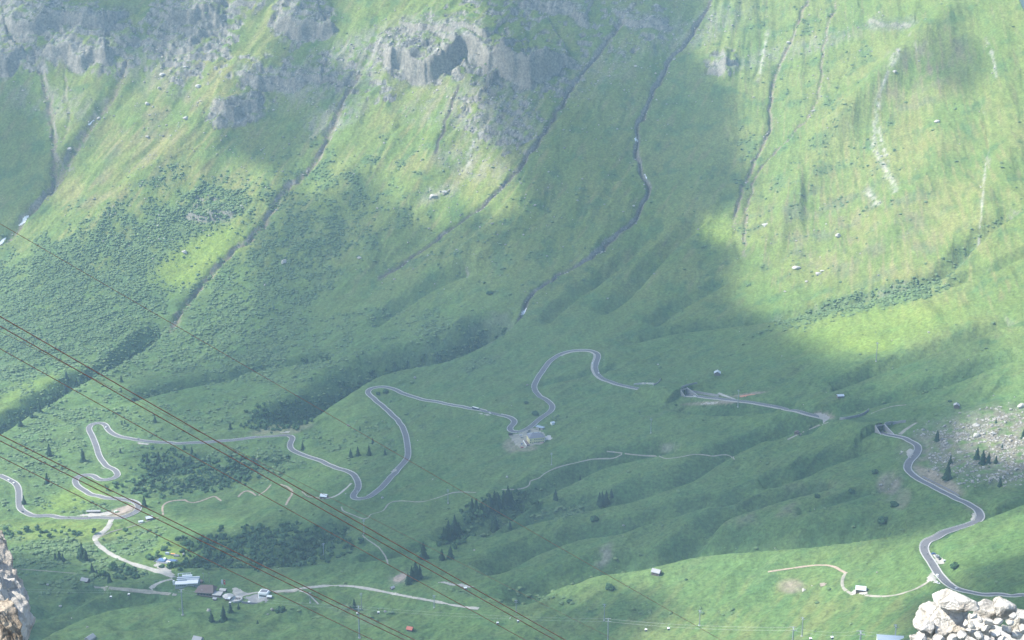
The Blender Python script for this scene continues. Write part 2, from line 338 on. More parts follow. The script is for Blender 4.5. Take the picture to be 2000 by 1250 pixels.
# ------------------------------------------------------------------ the road
ROAD_R = [(2080, 1166), (2000, 1164), (1940, 1162), (1905, 1160), (1876, 1154), (1854, 1144), (1836, 1126), (1820, 1100), (1808, 1083), (1802, 1069), (1815, 1051), (1850, 1040), (1880, 1030), (1905, 1021), (1919, 1012), (1918, 1002), (1900, 989), (1850, 965), (1800, 940), (1778, 926), (1770, 914), (1777, 900), (1790, 887), (1795, 874), (1787, 864), (1765, 856), (1740, 850), (1716, 844)]
ROAD_M = [(1640, 824), (1625, 820), (1584, 809), (1546, 799), (1500, 791), (1458, 784), (1410, 779), (1370, 775), (1334, 771)]
ROAD_L = [(1266, 761), (1252, 760), (1213, 752), (1182, 743), (1164, 729), (1162, 712), (1171, 693), (1157, 684), (1129, 683), (1100, 689), (1079, 700), (1065, 717), (1050, 738), (1041, 757), (1051, 773), (1069, 782), (1080, 791), (1078, 802), (1062, 812), (1050, 822), (1036, 833), (1024, 842), (1008, 846), (996, 843), (994, 836), (1006, 826), (1006, 820), (996, 815), (975, 810), (950, 804), (921, 798), (861, 787), (808, 777), (784, 767), (760, 756), (738, 754), (718, 759), (717, 769), (734, 782), (759, 803), (780, 824), (791, 842), (796, 870), (798, 892), (787, 907), (770, 925), (745, 953), (722, 971), (705, 976), (690, 974), (689, 966), (700, 956), (700, 944), (692, 925), (678, 920), (655, 914), (630, 902), (607, 893), (580, 886), (566, 876), (566, 865), (574, 856), (567, 849), (542, 850), (500, 855), (425, 863), (360, 866), (312, 865), (275, 861), (237, 854), (217, 847), (209, 837), (207, 828), (195, 825), (179, 827), (171, 836), (179, 850), (187, 867), (193, 890), (203, 907), (220, 916), (233, 926), (226, 936), (207, 940), (190, 935), (175, 927), (158, 927), (146, 934), (148, 947), (165, 961), (190, 970), (225, 974), (255, 977), (270, 984), (271, 997), (257, 1006), (237, 1011), (175, 1012), (125, 1011), (75, 1008), (48, 1003), (38, 992), (37, 975), (37, 952), (25, 940), (0, 929), (-60, 905)]
TUN_R = (1716, 844); TUN_M = (1640, 824)
def road_path(pts, sm=9):
    p = smooth_poly(pts, 3, 2); P = unproj(p[:, 0], p[:, 1])
    P = smooth_poly(P, 4.0, 0)
    Pp = np.pad(P, ((6, 6), (0, 0)), 'edge'); Q = np.stack([np.convolve(Pp[:, k], np.ones(5) / 5, 'same') for k in range(3)], -1)[6:-6]; Q[0] = P[0]; Q[-1] = P[-1]
    zz = np.pad(hgt(Q[:, 0], Q[:, 1]), sm, 'edge'); ker = np.hanning(2 * sm + 1); Q[:, 2] = np.convolve(zz, ker / ker.sum(), 'valid')
    return smooth_poly(Q, 3.0, 0)
RD = [road_path(ROAD_R), road_path(ROAD_M), road_path(ROAD_L)]
RW = 3.9                                                          # half width of the carriageway
ROADM = np.zeros(H.shape, np.float32)
def flatten(P, flat, blend, off=0.0):
    global H
    D = np.full(H.shape, 1e9); Z = np.zeros(H.shape); r = flat + blend
    for a, b in zip(P[:-1], P[1:]):
        y0 = min(a[1], b[1]) - r; y1 = max(a[1], b[1]) + r; j0, j1 = np.searchsorted(YA, (y0, y1)); j1 = min(NY, j1 + 1)
        us = [(min(a[0], b[0]) - r) / q for q in (y0, y1)] + [(max(a[0], b[0]) + r) / q for q in (y0, y1)]
        i0, i1 = np.searchsorted(UA, (min(us), max(us))); i1 = min(NU, i1 + 1)
        if i0 >= i1 or j0 >= j1: continue
        w = (slice(j0, j1), slice(i0, i1)); d = b[:2] - a[:2]; t = np.clip(((X2[w] - a[0]) * d[0] + (Y2[w] - a[1]) * d[1]) / (d @ d + 1e-9), 0, 1)
        dd = np.hypot(X2[w] - a[0] - t * d[0], Y2[w] - a[1] - t * d[1]); m = dd < D[w]
        D[w] = np.where(m, dd, D[w]); Z[w] = np.where(m, a[2] + t * (b[2] - a[2]), Z[w])
    k = sstep(r, flat, D); H = H * (1 - k) + (Z + off) * k
    return k * (D < r)
for P in RD: ROADM = np.maximum(ROADM, flatten(P, RW + 4.2, 9).astype(np.float32))
# ------------------------------------------------------------------ tunnels: keep hill above the galleries
def tube_cover(Pa, Pb, h, half):
    """raise the hill over a buried gallery between two portals"""
    global H
    P = np.stack([Pa + (Pb - Pa) * t for t in np.linspace(0, 1, 12)]); D, S, T = pdist(P, half * 2.5)
    zl = Pa[2] + (Pb[2] - Pa[2]) * T; k = sstep(half * 2.4, half * .6, D) * (T > 0.001) * (T < .999)
    H = H * (1 - k) + np.maximum(H, zl + h) * k
PR = RD[0][-1].copy(); PM0 = RD[1][0].copy(); PM1 = RD[1][-1].copy(); PL0 = RD[2][0].copy()
tube_cover(PR, PM0, 10.0, 18)
tube_cover(PM1, PL0, 10.0, 18)

# ------------------------------------------------------------------ colour of the ground (albedo, plus relief shade painted on gully banks)
PXf, PYf = project(X2, Y2, H)
def lerp(c, col, k): 
    for i in range(3): c[i] = c[i] * (1 - k) + col[i] * k
n1 = fbm(X2 / 90, Y2 / 110, 4, 101); n2 = fbm(PU / 14, PV / 70, 3, 103); n3 = fbm(X2 / 12, Y2 / 14, 3, 107); n4 = fbm(X2 / 38, Y2 / 38, 3, 109)
nm = fbm(mu / 20, mv / 120, 3, 111)
C = [np.full(H.shape, v, np.float32) for v in (.125, .180, .050)]
lerp(C, (.182, .205, .064), np.clip(.45 + 1.2 * n1, 0, 1) * .75)                     # fresher / drier meadow
lerp(C, (.20, .19, .085), sstep(.12, .5, nm * low + n2 * mtn) * .55)
lerp(C, (.080, .150, .054), low * .7)
lerp(C, (.068, .135, .050), sstep(.05, .45, n4 + .3 * n3) * .6)
dry = blobs([(300, 300, 320, 120, 50, 1), (900, 260, 120, 160, 80, .9), (1780, 380, 220, 230, 0, .7), (1500, 1200, 420, 70, 0, .5), (450, 380, 120, 60, 0, .9), (60, 1035, 200, 25, -5, .6)], PXf, PYf)
lerp(C, (.235, .225, .085), dry * sstep(-.25, .35, n2 + .6 * n1) * .62)
fresh = blobs([(390, 500, 110, 40, 30, 1), (350, 530, 50, 35, 0, 1), (1700, 640, 180, 40, 10, .6), (1400, 450, 40, 30, 0, .8), (60, 770, 80, 30, 20, .6), (1700, 670, 60, 20, 0, .8), (140, 980, 80, 25, 20, .8), (120, 1035, 160, 18, 0, .7), (330, 1085, 40, 30, 0, .7)], PXf, PYf)
lerp(C, (.19, .26, .050), fresh * .75)
pur = blobs([(1520, 985, 130, 30, 15, .6), (1830, 120, 60, 60, 45, .9), (1770, 160, 60, 70, 0, .6), (1650, 450, 200, 100, 0, .5), (300, 250, 200, 60, 50, .5)], PXf, PYf)
lerp(C, (.20, .16, .115), pur * sstep(-.2, .4, n4 + .5 * n2) * .7)
bankshade = (1 - .75 * mtn) * np.clip(GUL - SHW * .5, 0, 1) * sstep(-.7, .1, n4)  # tall grass on gully banks, darkened further so relief shade is painted in
lerp(C, (.050, .100, .040), bankshade * .75)
# shrub cover density (also used for the scatter)
shd = blobs([(170, 560, 330, 130, 25, 1), (380, 430, 130, 70, 20, 1), (520, 560, 260, 110, 45, .75), (150, 690, 260, 80, 15, .8), (620, 430, 140, 150, 50, .55), (750, 400, 130, 120, 50, .4), (300, 380, 90, 40, 50, .6),
             (450, 690, 300, 60, -5, .7), (770, 640, 160, 45, 0, .5), (420, 800, 200, 45, 10, .45), (330, 850, 160, 40, 10, .4), (450, 910, 180, 40, 10, .65), (140, 860, 160, 90, 20, .55), (110, 990, 110, 20, 0, .8), (60, 1045, 120, 22, -5, .7),
             (60, 1090, 150, 30, 5, .85), (170, 1100, 110, 45, 30, .6), (270, 1060, 70, 26, 10, .7), (250, 1120, 50, 20, 0, .6), (120, 700, 150, 70, 20, .5), (1500, 400, 200, 160, 60, .22), (1620, 330, 160, 160, 60, .25), (1560, 100, 120, 160, 60, .2),
             (740, 860, 100, 70, 40, .35), (620, 870, 70, 40, 20, .4), (1000, 480, 250, 120, 30, .25), (950, 710, 60, 15, 10, .6), (1070, 820, 30, 20, 0, .6), (1100, 1000, 60, 14, 10, .8), (1690, 590, 200, 25, 14, .9), (930, 1170, 60, 10, -20, .6), (1050, 1160, 110, 14, -10, .5), (640, 1195, 120, 20, 0, .3), (1340, 1195, 200, 10, 0, .35),
             (690, 840, 50, 20, 20, .5), (30, 880, 80, 60, 0, .4), (1930, 1130, 60, 25, 0, .15)], PXf, PYf)
shd = shd * sstep(-.42, .28, n4 + .6 * n3 + .45 * n1 + (shd - .6) * .8)
shd = np.clip(np.maximum(shd, SHW * sstep(-.5, .1, n4)), 0, 1) * (1 - fresh * .9)
lerp(C, (.085, .140, .062), shd * .8)
# dirt, scree, rock
scree = blobs([(690, 120, 45, 170, 115, .9), (650, 230, 25, 70, 115, .8), (960, 220, 70, 90, 70, .85), (880, 200, 40, 90, 100, .5), (760, 120, 50, 60, 0, .4), (1350, 60, 30, 110, 110, .6), (1180, 130, 40, 90, 120, .35), (300, 120, 50, 100, 60, .5), (100, 200, 30, 90, 80, .6),
               (1540, 100, 16, 150, 105, .5), (920, 320, 30, 80, 75, .5), (860, 375, 45, 18, 20, .5), (1900, 850, 120, 50, 15, .55), (1960, 880, 60, 40, 0, .7), (1740, 950, 30, 20, 60, .6), (1180, 1085, 14, 26, -35, .9), (780, 1130, 22, 12, 10, .8), (1300, 875, 28, 8, 10, .7), (700, 1200, 60, 14, -20, .25)], PXf, PYf)
sc = scree * sstep(-.5, .25, n3 + n2)
lerp(C, (.25, .235, .205), sc * .7)
lerp(C, (.215, .175, .135), sstep(.35, .9, DIRT) * .85)
lerp(C, (.085, .080, .070), WET * .9)
rt = fbm(X2 / 7, (Y2 + H * 2) / 9, 3, 121)
crk = sstep(.45, .8, ridged(X2 / 13, (Y2 + H) / 17, 3, 129)); crk = np.maximum(crk, sstep(.55, .85, ridged(PU / 6, (H + .3 * X2) / 22, 2, 131)))
lerp(C, (.38, .365, .32), np.clip(SCAR * 1.3, 0, 1) * .8)
for i, c in enumerate((.245, .24, .225)): C[i] = C[i] * (1 - ROCK * .93) + np.clip(c * (1 + .8 * rt) * (1 - .6 * crk), .04, .6) * ROCK * .93
gt = sstep(-.25, .2, fbm(X2 / 17, Y2 / 15, 3, 125)) * (ROCK > .1)                     # grass on ledges
gy, gx = np.gradient(H); dy = np.gradient(YA)[:, None]; dx = (UA[1] - UA[0]) * Y2
hx = gx / dx; hy = gy / dy - hx * U2
slope = np.hypot(hx, hy)
lerp(C, (.13, .17, .06), gt * sstep(.95, .55, slope) * .9)
lerp(C, (.24, .225, .19), sstep(1.15, 1.8, slope) * (1 - SHW) * .9 * sstep(720, 500, PYf))
bfm = blobs([(1905, 855, 80, 42, 15, .8), (1960, 880, 80, 60, 0, .9), (1850, 880, 80, 48, 0, .75), (1960, 840, 60, 40, 0, 1)], PXf, PYf)
lerp(C, (.19, .17, .13), bfm * sstep(-.5, .3, n3 + .6 * n4) * .95)
bare = blobs([(1832, 938, 55, 15, -28, 1), (565, 843, 26, 6, 8, .5), (1410, 777, 25, 6, 0, .3), (1390, 787, 55, 3.5, 3, .9), (235, 1000, 36, 9, 15, 1), (1545, 1145, 26, 14, 0, .7), (1000, 870, 18, 14, 0, .7), (1028, 876, 22, 6, 5, .7), (550, 838, 60, 10, 8, .5), (1900, 990, 16, 8, 0, .3), (1610, 812, 20, 6, -10, 1), (1735, 945, 22, 22, 60, .5), (1763, 975, 22, 14, 60, .45), (1462, 770, 36, 2.5, 8, 1)], PXf, PYf, .3)
lerp(C, (.27, .225, .175), np.clip(bare * (1 + .6 * n3), 0, 1) * .85)
C = np.clip(np.stack(C, -1), .01, .8)

# ------------------------------------------------------------------ mesh and material helpers
def new_mat(name): 
    m = bpy.data.materials.new(name); m.use_nodes = True; nt = m.node_tree
    b = nt.nodes['Principled BSDF']; return m, nt, b
def mat(name, col, rough=.85, var=.18, scale=2.0, metal=0.0, bump=0.0, bscale=None, spec=.3):
    m, nt, b = new_mat(name); N = nt.nodes; L = nt.links
    b.inputs['Roughness'].default_value = rough; b.inputs['Metallic'].default_value = metal
    b.inputs['Specular IOR Level'].default_value = spec
    tc = N.new('ShaderNodeTexCoord'); nz = N.new('ShaderNodeTexNoise'); nz.inputs['Scale'].default_value = scale; nz.inputs['Detail'].default_value = 5
    L.new(tc.outputs['Object'], nz.inputs['Vector'])
    mr = N.new('ShaderNodeMapRange'); mr.inputs['To Min'].default_value = 1 - var; mr.inputs['To Max'].default_value = 1 + var
    mr.inputs['From Min'].default_value = .25; mr.inputs['From Max'].default_value = .75
    L.new(nz.outputs['Fac'], mr.inputs['Value'])
    hs = N.new('ShaderNodeHueSaturation'); hs.inputs['Color'].default_value = (*col, 1); L.new(mr.outputs[0], hs.inputs['Value']); L.new(hs.outputs[0], b.inputs['Base Color'])
    if bump:
        n2_ = N.new('ShaderNodeTexNoise'); n2_.inputs['Scale'].default_value = bscale or scale * 3; n2_.inputs['Detail'].default_value = 8
        L.new(tc.outputs['Object'], n2_.inputs['Vector']); bp = N.new('ShaderNodeBump'); bp.inputs['Strength'].default_value = bump; L.new(n2_.outputs['Fac'], bp.inputs['Height']); L.new(bp.outputs[0], b.inputs['Normal'])
    return m
def np_mesh(name, V, F, smooth=False):
    """V (n,3), F (m,k) of one face size"""
    me = bpy.data.meshes.new(name); V = np.ascontiguousarray(V, np.float32); F = np.ascontiguousarray(F, np.int32)
    me.vertices.add(len(V)); me.vertices.foreach_set('co', V.ravel())
    k = F.shape[1]; me.loops.add(F.size); me.loops.foreach_set('vertex_index', F.ravel())
    me.polygons.add(len(F)); me.polygons.foreach_set('loop_start', np.arange(0, F.size, k, dtype=np.int32))
    me.polygons.foreach_set('use_smooth', np.full(len(F), smooth)); me.update(calc_edges=True); me.validate(clean_customdata=False) if False else None
    return me
def set_col(me, C_, name='Col'):
    a = me.color_attributes.new(name, 'FLOAT_COLOR', 'POINT'); q = np.ones((len(me.vertices), 4), np.float32); q[:, :3] = C_; a.data.foreach_set('color', q.ravel())
def link(name, me, m=None, parent=None, loc=None, **props):
    o = bpy.data.objects.new(name, me); COL.objects.link(o)
    if m and me is not None: me.materials.append(m)
    if parent: o.parent = parent
    if loc is not None: o.location = loc
    for k, v in props.items(): o[k] = v
    return o
def thing(name, label, cat, loc, rz=0, group=None):
    o = bpy.data.objects.new(name, None); COL.objects.link(o); o.location = loc; o.rotation_euler = (0, 0, rz); o['label'] = label; o['category'] = cat
    o.empty_display_size = .5
    if group: o['group'] = group
    return o

# terrain object
jj, ii = np.meshgrid(np.arange(NY - 1), np.arange(NU - 1), indexing='ij')
a = (jj * NU + ii).ravel(); Fq = np.stack([a, a + 1, a + NU + 1, a + NU], -1)
# the tunnel mouths stay open: drop the ground faces that would close them
FC = (H[:-1, :-1] + H[1:, 1:]) / 2; XC = (X2[:-1, :-1] + X2[1:, 1:]) / 2; YC = (Y2[:-1, :-1] + Y2[1:, 1:]) / 2
rng = np.max([H[:-1, :-1], H[1:, 1:], H[1:, :-1], H[:-1, 1:]], 0) - np.min([H[:-1, :-1], H[1:, 1:], H[1:, :-1], H[:-1, 1:]], 0)
keep = np.ones(FC.shape, bool)
TUN = []
def unit(a, b): q = (b - a)[:2]; return q / np.linalg.norm(q)
for (Pp, Pq) in ((PR, unit(PR, PM0)), (PM1, unit(PM1, PL0)), (PL0, unit(PL0, PM1)), (PM0, unit(PM0, PR))):
    d = Pq; TUN.append((Pp, d))
    al = (XC - Pp[0]) * d[0] + (YC - Pp[1]) * d[1]; ac = -(XC - Pp[0]) * d[1] + (YC - Pp[1]) * d[0]
    keep &= ~((al > -1.5) & (al < 5) & (np.abs(ac) < 5.9) & (FC > Pp[2] + .25) & (FC < Pp[2] + 7.0))
Fq = Fq[keep.ravel()]
me = np_mesh('terrain', np.stack([X2, Y2, H], -1).reshape(-1, 3), Fq, True)
set_col(me, C.reshape(-1, 3))
gm, nt, b = new_mat('alpine_ground'); N = nt.nodes; L = nt.links
b.inputs['Roughness'].default_value = .95; b.inputs['Specular IOR Level'].default_value = .08
at = N.new('ShaderNodeAttribute'); at.attribute_name = 'Col'; tc = N.new('ShaderNodeTexCoord')
def noise_node(sc_, det, vec=None, rough=.6):
    q = N.new('ShaderNodeTexNoise'); q.inputs['Scale'].default_value = sc_; q.inputs['Detail'].default_value = det; q.inputs['Roughness'].default_value = rough
    L.new(vec or tc.outputs['Object'], q.inputs['Vector']); return q
nA = noise_node(.24, 8, None, .72); nB = noise_node(.035, 5)
mp = N.new('ShaderNodeMapping'); mp.inputs['Rotation'].default_value = (0, 0, math.radians(28)); mp.inputs['Scale'].default_value = (.16, .03, .16); L.new(tc.outputs['Object'], mp.inputs['Vector']); nC = noise_node(1.0, 5, mp.outputs[0])
def mrange(src, lo, hi, a0=.3, a1=.7):
    q = N.new('ShaderNodeMapRange'); q.inputs['From Min'].default_value = a0; q.inputs['From Max'].default_value = a1; q.inputs['To Min'].default_value = lo; q.inputs['To Max'].default_value = hi; L.new(src, q.inputs['Value']); return q.outputs[0]
def mul(a_, b_):
    q = N.new('ShaderNodeMath'); q.operation = 'MULTIPLY'; L.new(a_, q.inputs[0]); L.new(b_, q.inputs[1]); return q.outputs[0]
val = mul(mul(mrange(nA.outputs['Fac'], .52, 1.48), mrange(nB.outputs['Fac'], .92, 1.08)), mrange(nC.outputs['Fac'], .86, 1.14))
hs = N.new('ShaderNodeHueSaturation'); L.new(at.outputs['Color'], hs.inputs['Color']); L.new(val, hs.inputs['Value']); L.new(mrange(nB.outputs['Fac'], .492, .508), hs.inputs['Hue'])
L.new(hs.outputs[0], b.inputs['Base Color'])
bp = N.new('ShaderNodeBump'); bp.inputs['Strength'].default_value = .8; bp.inputs['Distance'].default_value = 1.6; nD = noise_node(.4, 8, None, .7); L.new(nD.outputs['Fac'], bp.inputs['Height']); L.new(bp.outputs[0], b.inputs['Normal'])
terrain = link('terrain', me, gm, kind='structure')

# a further mountain seen past the saddle, top right
fu, fv = np.meshgrid(np.linspace(200, 3600, 90), np.linspace(4300, 7000, 60))
fz = 20 + 1100 * sstep(4300, 6300, fv) * (.7 + .35 * fbm(fu / 700, fv / 700, 4, 201)) + 60 * ridged(fu / 240, fv / 320, 4, 203)
fz = np.minimum(fz, 985)
a = (np.arange(59)[:, None] * 90 + np.arange(89)).ravel()
me = np_mesh('hills', np.stack([fu, fv, fz], -1).reshape(-1, 3), np.stack([a, a + 1, a + 91, a + 90], -1), True)
link('hills', me, mat('far_slope', (.12, .15, .09), .95, .3, .004), kind='structure')
# ------------------------------------------------------------------ clouds that lie over the valley and shade it
GS = 16.0
ZC = 2500.0
oz = (ZC - 250) / SUN[2]
gx0, gx1 = -1500, 1900; gy0, gy1 = 600, 3700
gx_ = np.arange(gx0, gx1, GS); gy_ = np.arange(gy0, gy1, GS); GX, GY = np.meshgrid(gx_, gy_)
hx_, hy_ = GX.copy(), GY.copy(); hz_ = np.full(GX.shape, 250.0)
for _ in range(8):                                              # where the shadow of each cloud cell lands
    hz_ = hgt(hx_, np.clip(hy_, 860, 3590)); k = (hz_ - 250) / SUN[2]; hx_ = GX + SUN[0] * k; hy_ = GY + SUN[1] * k
cpx, cpy = project(hx_, hy_, hz_)
wob = 40 * fbm(GX / 150, GY / 150, 4, 301); wob2 = 40 * fbm(GX / 150, GY / 150, 4, 311)
qx = cpx + .38 * wob; qy = cpy + .38 * wob2
LP = [(.42, [(1540, 650), (1700, 640), (1960, 630), (2150, 640), (2150, 900), (1900, 820), (1760, 770), (1620, 720)]), (.38, [(480, 1125), (700, 1110), (1030, 1170), (1080, 1200), (1250, 1400), (-90, 1400), (60, 1190), (350, 1180)]), (.28, [(450, 300), (1000, 330), (1000, 560), (800, 700), (-90, 760), (-90, 480)]), (.62, [(-90, 470), (480, 430), (520, 600), (420, 700), (200, 760), (-90, 800)]), (.40, [(250, 760), (700, 700), (720, 900), (600, 1010), (300, 1000)]),
 (.95, [(250, 190), (290, 130), (330, 90), (420, 70), (500, 60), (520, 110), (480, 150), (440, 190), (415, 240), (440, 285), (480, 325), (540, 340), (550, 390), (500, 420), (450, 440), (430, 500), (400, 560), (310, 560), (300, 500), (200, 470), (100, 500), (10, 600), (-90, 660), (-90, 520), (40, 440), (100, 390), (150, 330), (210, 240)]),
 (.8, [(120, 70), (210, 60), (250, 120), (225, 190), (160, 260), (125, 330), (90, 250), (60, 160)]), (.6, [(-90, -60), (60, -60), (70, 60), (30, 130), (-90, 160)]), (.75, [(330, -60), (560, -60), (600, 40), (520, 90), (400, 60)]),
 (.95, [(690, -60), (900, -60), (950, 50), (960, 100), (905, 118), (940, 180), (950, 260), (1000, 330), (1030, 400), (960, 425), (900, 400), (860, 440), (800, 425), (740, 360), (700, 320), (640, 370), (590, 370), (580, 330), (625, 280), (645, 230), (690, 200), (720, 150), (640, 120)]),
 (.97, [(-90, 700), (60, 720), (180, 700), (260, 760), (290, 820), (250, 880), (290, 950), (300, 1000), (420, 1012), (500, 1015), (480, 1032), (320, 1040), (365, 1075), (345, 1120), (290, 1110), (200, 1130), (120, 1080), (-90, 1080)]),
 (1.0, [(1400, -90), (1385, 20), (1350, 100), (1400, 145), (1442, 190), (1450, 260), (1455, 310), (1485, 340), (1468, 400), (1420, 415), (1385, 425), (1365, 450), (1400, 462), (1440, 478), (1458, 505), (1440, 550), (1440, 590), (1490, 615), (1560, 648), (1620, 655), (1680, 700), (1720, 670), (1760, 712), (1800, 685), (1870, 640), (1930, 635), (1962, 660), (1930, 700), (1940, 740), (1960, 800), (1885, 815), (1890, 870), (1950, 890), (2150, 900), (2150, -90)]),
 (.97, [(1030, 1200), (1110, 1150), (1200, 1125), (1260, 1118), (1300, 1108), (1400, 1086), (1500, 1080), (1700, 1062), (1790, 1045), (1850, 1040), (1925, 1018), (2150, 950), (2150, 1060), (1960, 1085), (1880, 1100), (1850, 1150), (1780, 1160), (1720, 1180), (1750, 1215), (1700, 1400), (1200, 1400), (1230, 1250), (1310, 1205), (1332, 1180), (1290, 1152), (1220, 1150), (1150, 1175)]),
 (-.65, [(1872, 45), (1900, 60), (1930, 100), (1925, 160), (1895, 200), (1860, 180), (1790, 130), (1782, 110)]), (-.75, [(415, 245), (560, 225), (570, 330), (490, 325), (440, 285)])]
lit = np.full(GX.shape, .14)
for wt, pg in LP:
    ins = np.zeros(GX.shape, bool); j = len(pg) - 1
    for i in range(len(pg)):
        ins ^= ((pg[i][1] > qy) != (pg[j][1] > qy)) & (qx < (pg[j][0] - pg[i][0]) * (qy - pg[i][1]) / (pg[j][1] - pg[i][1] + 1e-9) + pg[i][0]); j = i
    lit = np.where(ins, np.maximum(lit, wt) if wt > 0 else lit * (1 + wt), lit)
lit = np.clip(lit + .12 * fbm(GX / 220, GY / 220, 4, 303), 0, 1); ker = np.array([1, 3, 4, 3, 1]) / 12.
for _ in range(1): lit = np.apply_along_axis(lambda r_: np.convolve(np.pad(r_, 2, 'edge'), ker, 'valid'), 0, lit); lit = np.apply_along_axis(lambda r_: np.convolve(np.pad(r_, 2, 'edge'), ker, 'valid'), 1, lit)
edge = np.minimum(np.minimum(GX - gx0, gx1 - GX), np.minimum(GY - gy0, gy1 - GY)) / 250; edge = sstep(0, 1, edge)
dens = (1 - lit) * edge
al = 1 - np.sqrt(np.clip(.14 + .86 * sstep(.05, .92, lit), 0, 1)); al = al * edge
th = 60 + 520 * sstep(0, .8, dens) * (.8 + .5 * fbm(GX / 300, GY / 300, 3, 305)) * edge
ox = SUN[0] * oz; oy = SUN[1] * oz
TX = GX + ox; TY = GY + oy; top = ZC + th * .6 + 40 * fbm(GX / 120, GY / 120, 3, 307); bot = ZC - .12 * th
# the shadow is cast along the sun, so shift each layer with its height
V = np.concatenate([np.stack([TX + SUN[0] / SUN[2] * (top - ZC), TY + SUN[1] / SUN[2] * (top - ZC), top], -1).reshape(-1, 3), np.stack([TX + SUN[0] / SUN[2] * (bot - ZC), TY + SUN[1] / SUN[2] * (bot - ZC), bot], -1).reshape(-1, 3)])
ny_, nx_ = GX.shape; a = (np.arange(ny_ - 1)[:, None] * nx_ + np.arange(nx_ - 1)); okc = (np.maximum.reduce([al[:-1, :-1], al[1:, 1:], al[1:, :-1], al[:-1, 1:]]) > .02).ravel(); a = a.ravel()[okc]
M = nx_ * ny_; Ft = np.stack([a, a + 1, a + nx_ + 1, a + nx_], -1); F = np.concatenate([Ft, Ft[:, ::-1] + M])
me = np_mesh('clouds', V, F, True); set_col(me, np.repeat(np.concatenate([al.ravel(), al.ravel()])[:, None], 3, 1), 'Alpha')
cm, nt, b = new_mat('cloud'); N = nt.nodes; L = nt.links; N.remove(b); out = N['Material Output']
at = N.new('ShaderNodeAttribute'); at.attribute_name = 'Alpha'; tr = N.new('ShaderNodeBsdfTransparent'); df = N.new('ShaderNodeBsdfDiffuse'); tl = N.new('ShaderNodeBsdfTranslucent')
df.inputs[0].default_value = (.9, .9, .9, 1); tl.inputs[0].default_value = (.95, .95, .95, 1)
m1 = N.new('ShaderNodeMixShader'); m1.inputs[0].default_value = .6; L.new(df.outputs[0], m1.inputs[1]); L.new(tl.outputs[0], m1.inputs[2])
m2 = N.new('ShaderNodeMixShader'); L.new(at.outputs['Fac'], m2.inputs[0]); L.new(tr.outputs[0], m2.inputs[1]); L.new(m1.outputs[0], m2.inputs[2]); L.new(m2.outputs[0], out.inputs['Surface'])
link('clouds', me, cm, kind='stuff')

# ------------------------------------------------------------------ haze
bm = bmesh.new(); bmesh.ops.create_cube(bm, size=1)
zlo = float(min(H.min(), fz.min())) - 1.0; zhi = max(CZ + 12, float(H.max()) + 5, 992)
for v in bm.verts: v.co = Vector((v.co.x * 9000 + 500, v.co.y * 9000 + 3300, zlo + (v.co.z + .5) * (zhi - zlo)))
me = bpy.data.meshes.new('haze'); bm.to_mesh(me); bm.free()
hm = bpy.data.materials.new('haze'); hm.use_nodes = True; nt = hm.node_tree; nt.nodes.remove(nt.nodes['Principled BSDF'])
pv = nt.nodes.new('ShaderNodeVolumePrincipled'); pv.inputs['Color'].default_value = (.52, .78, 1.0, 1); pv.inputs['Density'].default_value = HAZE_DENSITY; pv.inputs['Anisotropy'].default_value = .0
nt.links.new(pv.outputs[0], nt.nodes['Material Output'].inputs['Volume'])
link('haze', me, hm, kind='stuff')
# ------------------------------------------------------------------ roads, verges, paths, pull-outs
class MB:
    """collects polygons with a material index"""
    def __init__(s): s.v = []; s.f = []
    def add(s, V, F):
        o = len(s.v); s.v += [tuple(map(float, q)) for q in V]; s.f += [tuple(i + o for i in f) for f in F]
    def box(s, c, d, rz=0.0, M=None):
        x, y, z = d[0] / 2, d[1] / 2, d[2] / 2; ca, sa = math.cos(rz), math.sin(rz); V = []
        for sx, sy, sz in ((-1, -1, -1), (1, -1, -1), (1, 1, -1), (-1, 1, -1), (-1, -1, 1), (1, -1, 1), (1, 1, 1), (-1, 1, 1)):
            a_, b_ = sx * x, sy * y; V.append((c[0] + a_ * ca - b_ * sa, c[1] + a_ * sa + b_ * ca, c[2] + sz * z))
        s.add(V, [(0, 3, 2, 1), (4, 5, 6, 7), (0, 1, 5, 4), (1, 2, 6, 5), (2, 3, 7, 6), (3, 0, 4, 7)])
    def tube(s, p0, p1, r0, r1=None, n=8):
        r1 = r0 if r1 is None else r1; p0 = Vector(p0); p1 = Vector(p1); d = (p1 - p0).normalized(); u = d.orthogonal().normalized(); w = d.cross(u); V = []
        for p, r in ((p0, r0), (p1, r1)):
            for k in range(n): t = 2 * math.pi * k / n; V.append(p + u * (r * math.cos(t)) + w * (r * math.sin(t)))
        s.add(V, [(k, (k + 1) % n, n + (k + 1) % n, n + k) for k in range(n)] + [tuple(range(n))[::-1], tuple(range(n, 2 * n))])
    def prism(s, pts, z0, z1):
        n = len(pts); s.add([(p[0], p[1], z0) for p in pts] + [(p[0], p[1], z1) for p in pts], [(k, (k + 1) % n, n + (k + 1) % n, n + k) for k in range(n)] + [tuple(range(n))[::-1], tuple(range(n, 2 * n))])
    def mesh(s, name, smooth=False):
        me = bpy.data.meshes.new(name); me.from_pydata(s.v, [], s.f); me.update()
        if smooth: me.polygons.foreach_set('use_smooth', [True] * len(me.polygons))
        return me
    def build(s, name, m, parent=None, smooth=False, **pr): return link(name, s.mesh(name, smooth), m, parent, **pr)

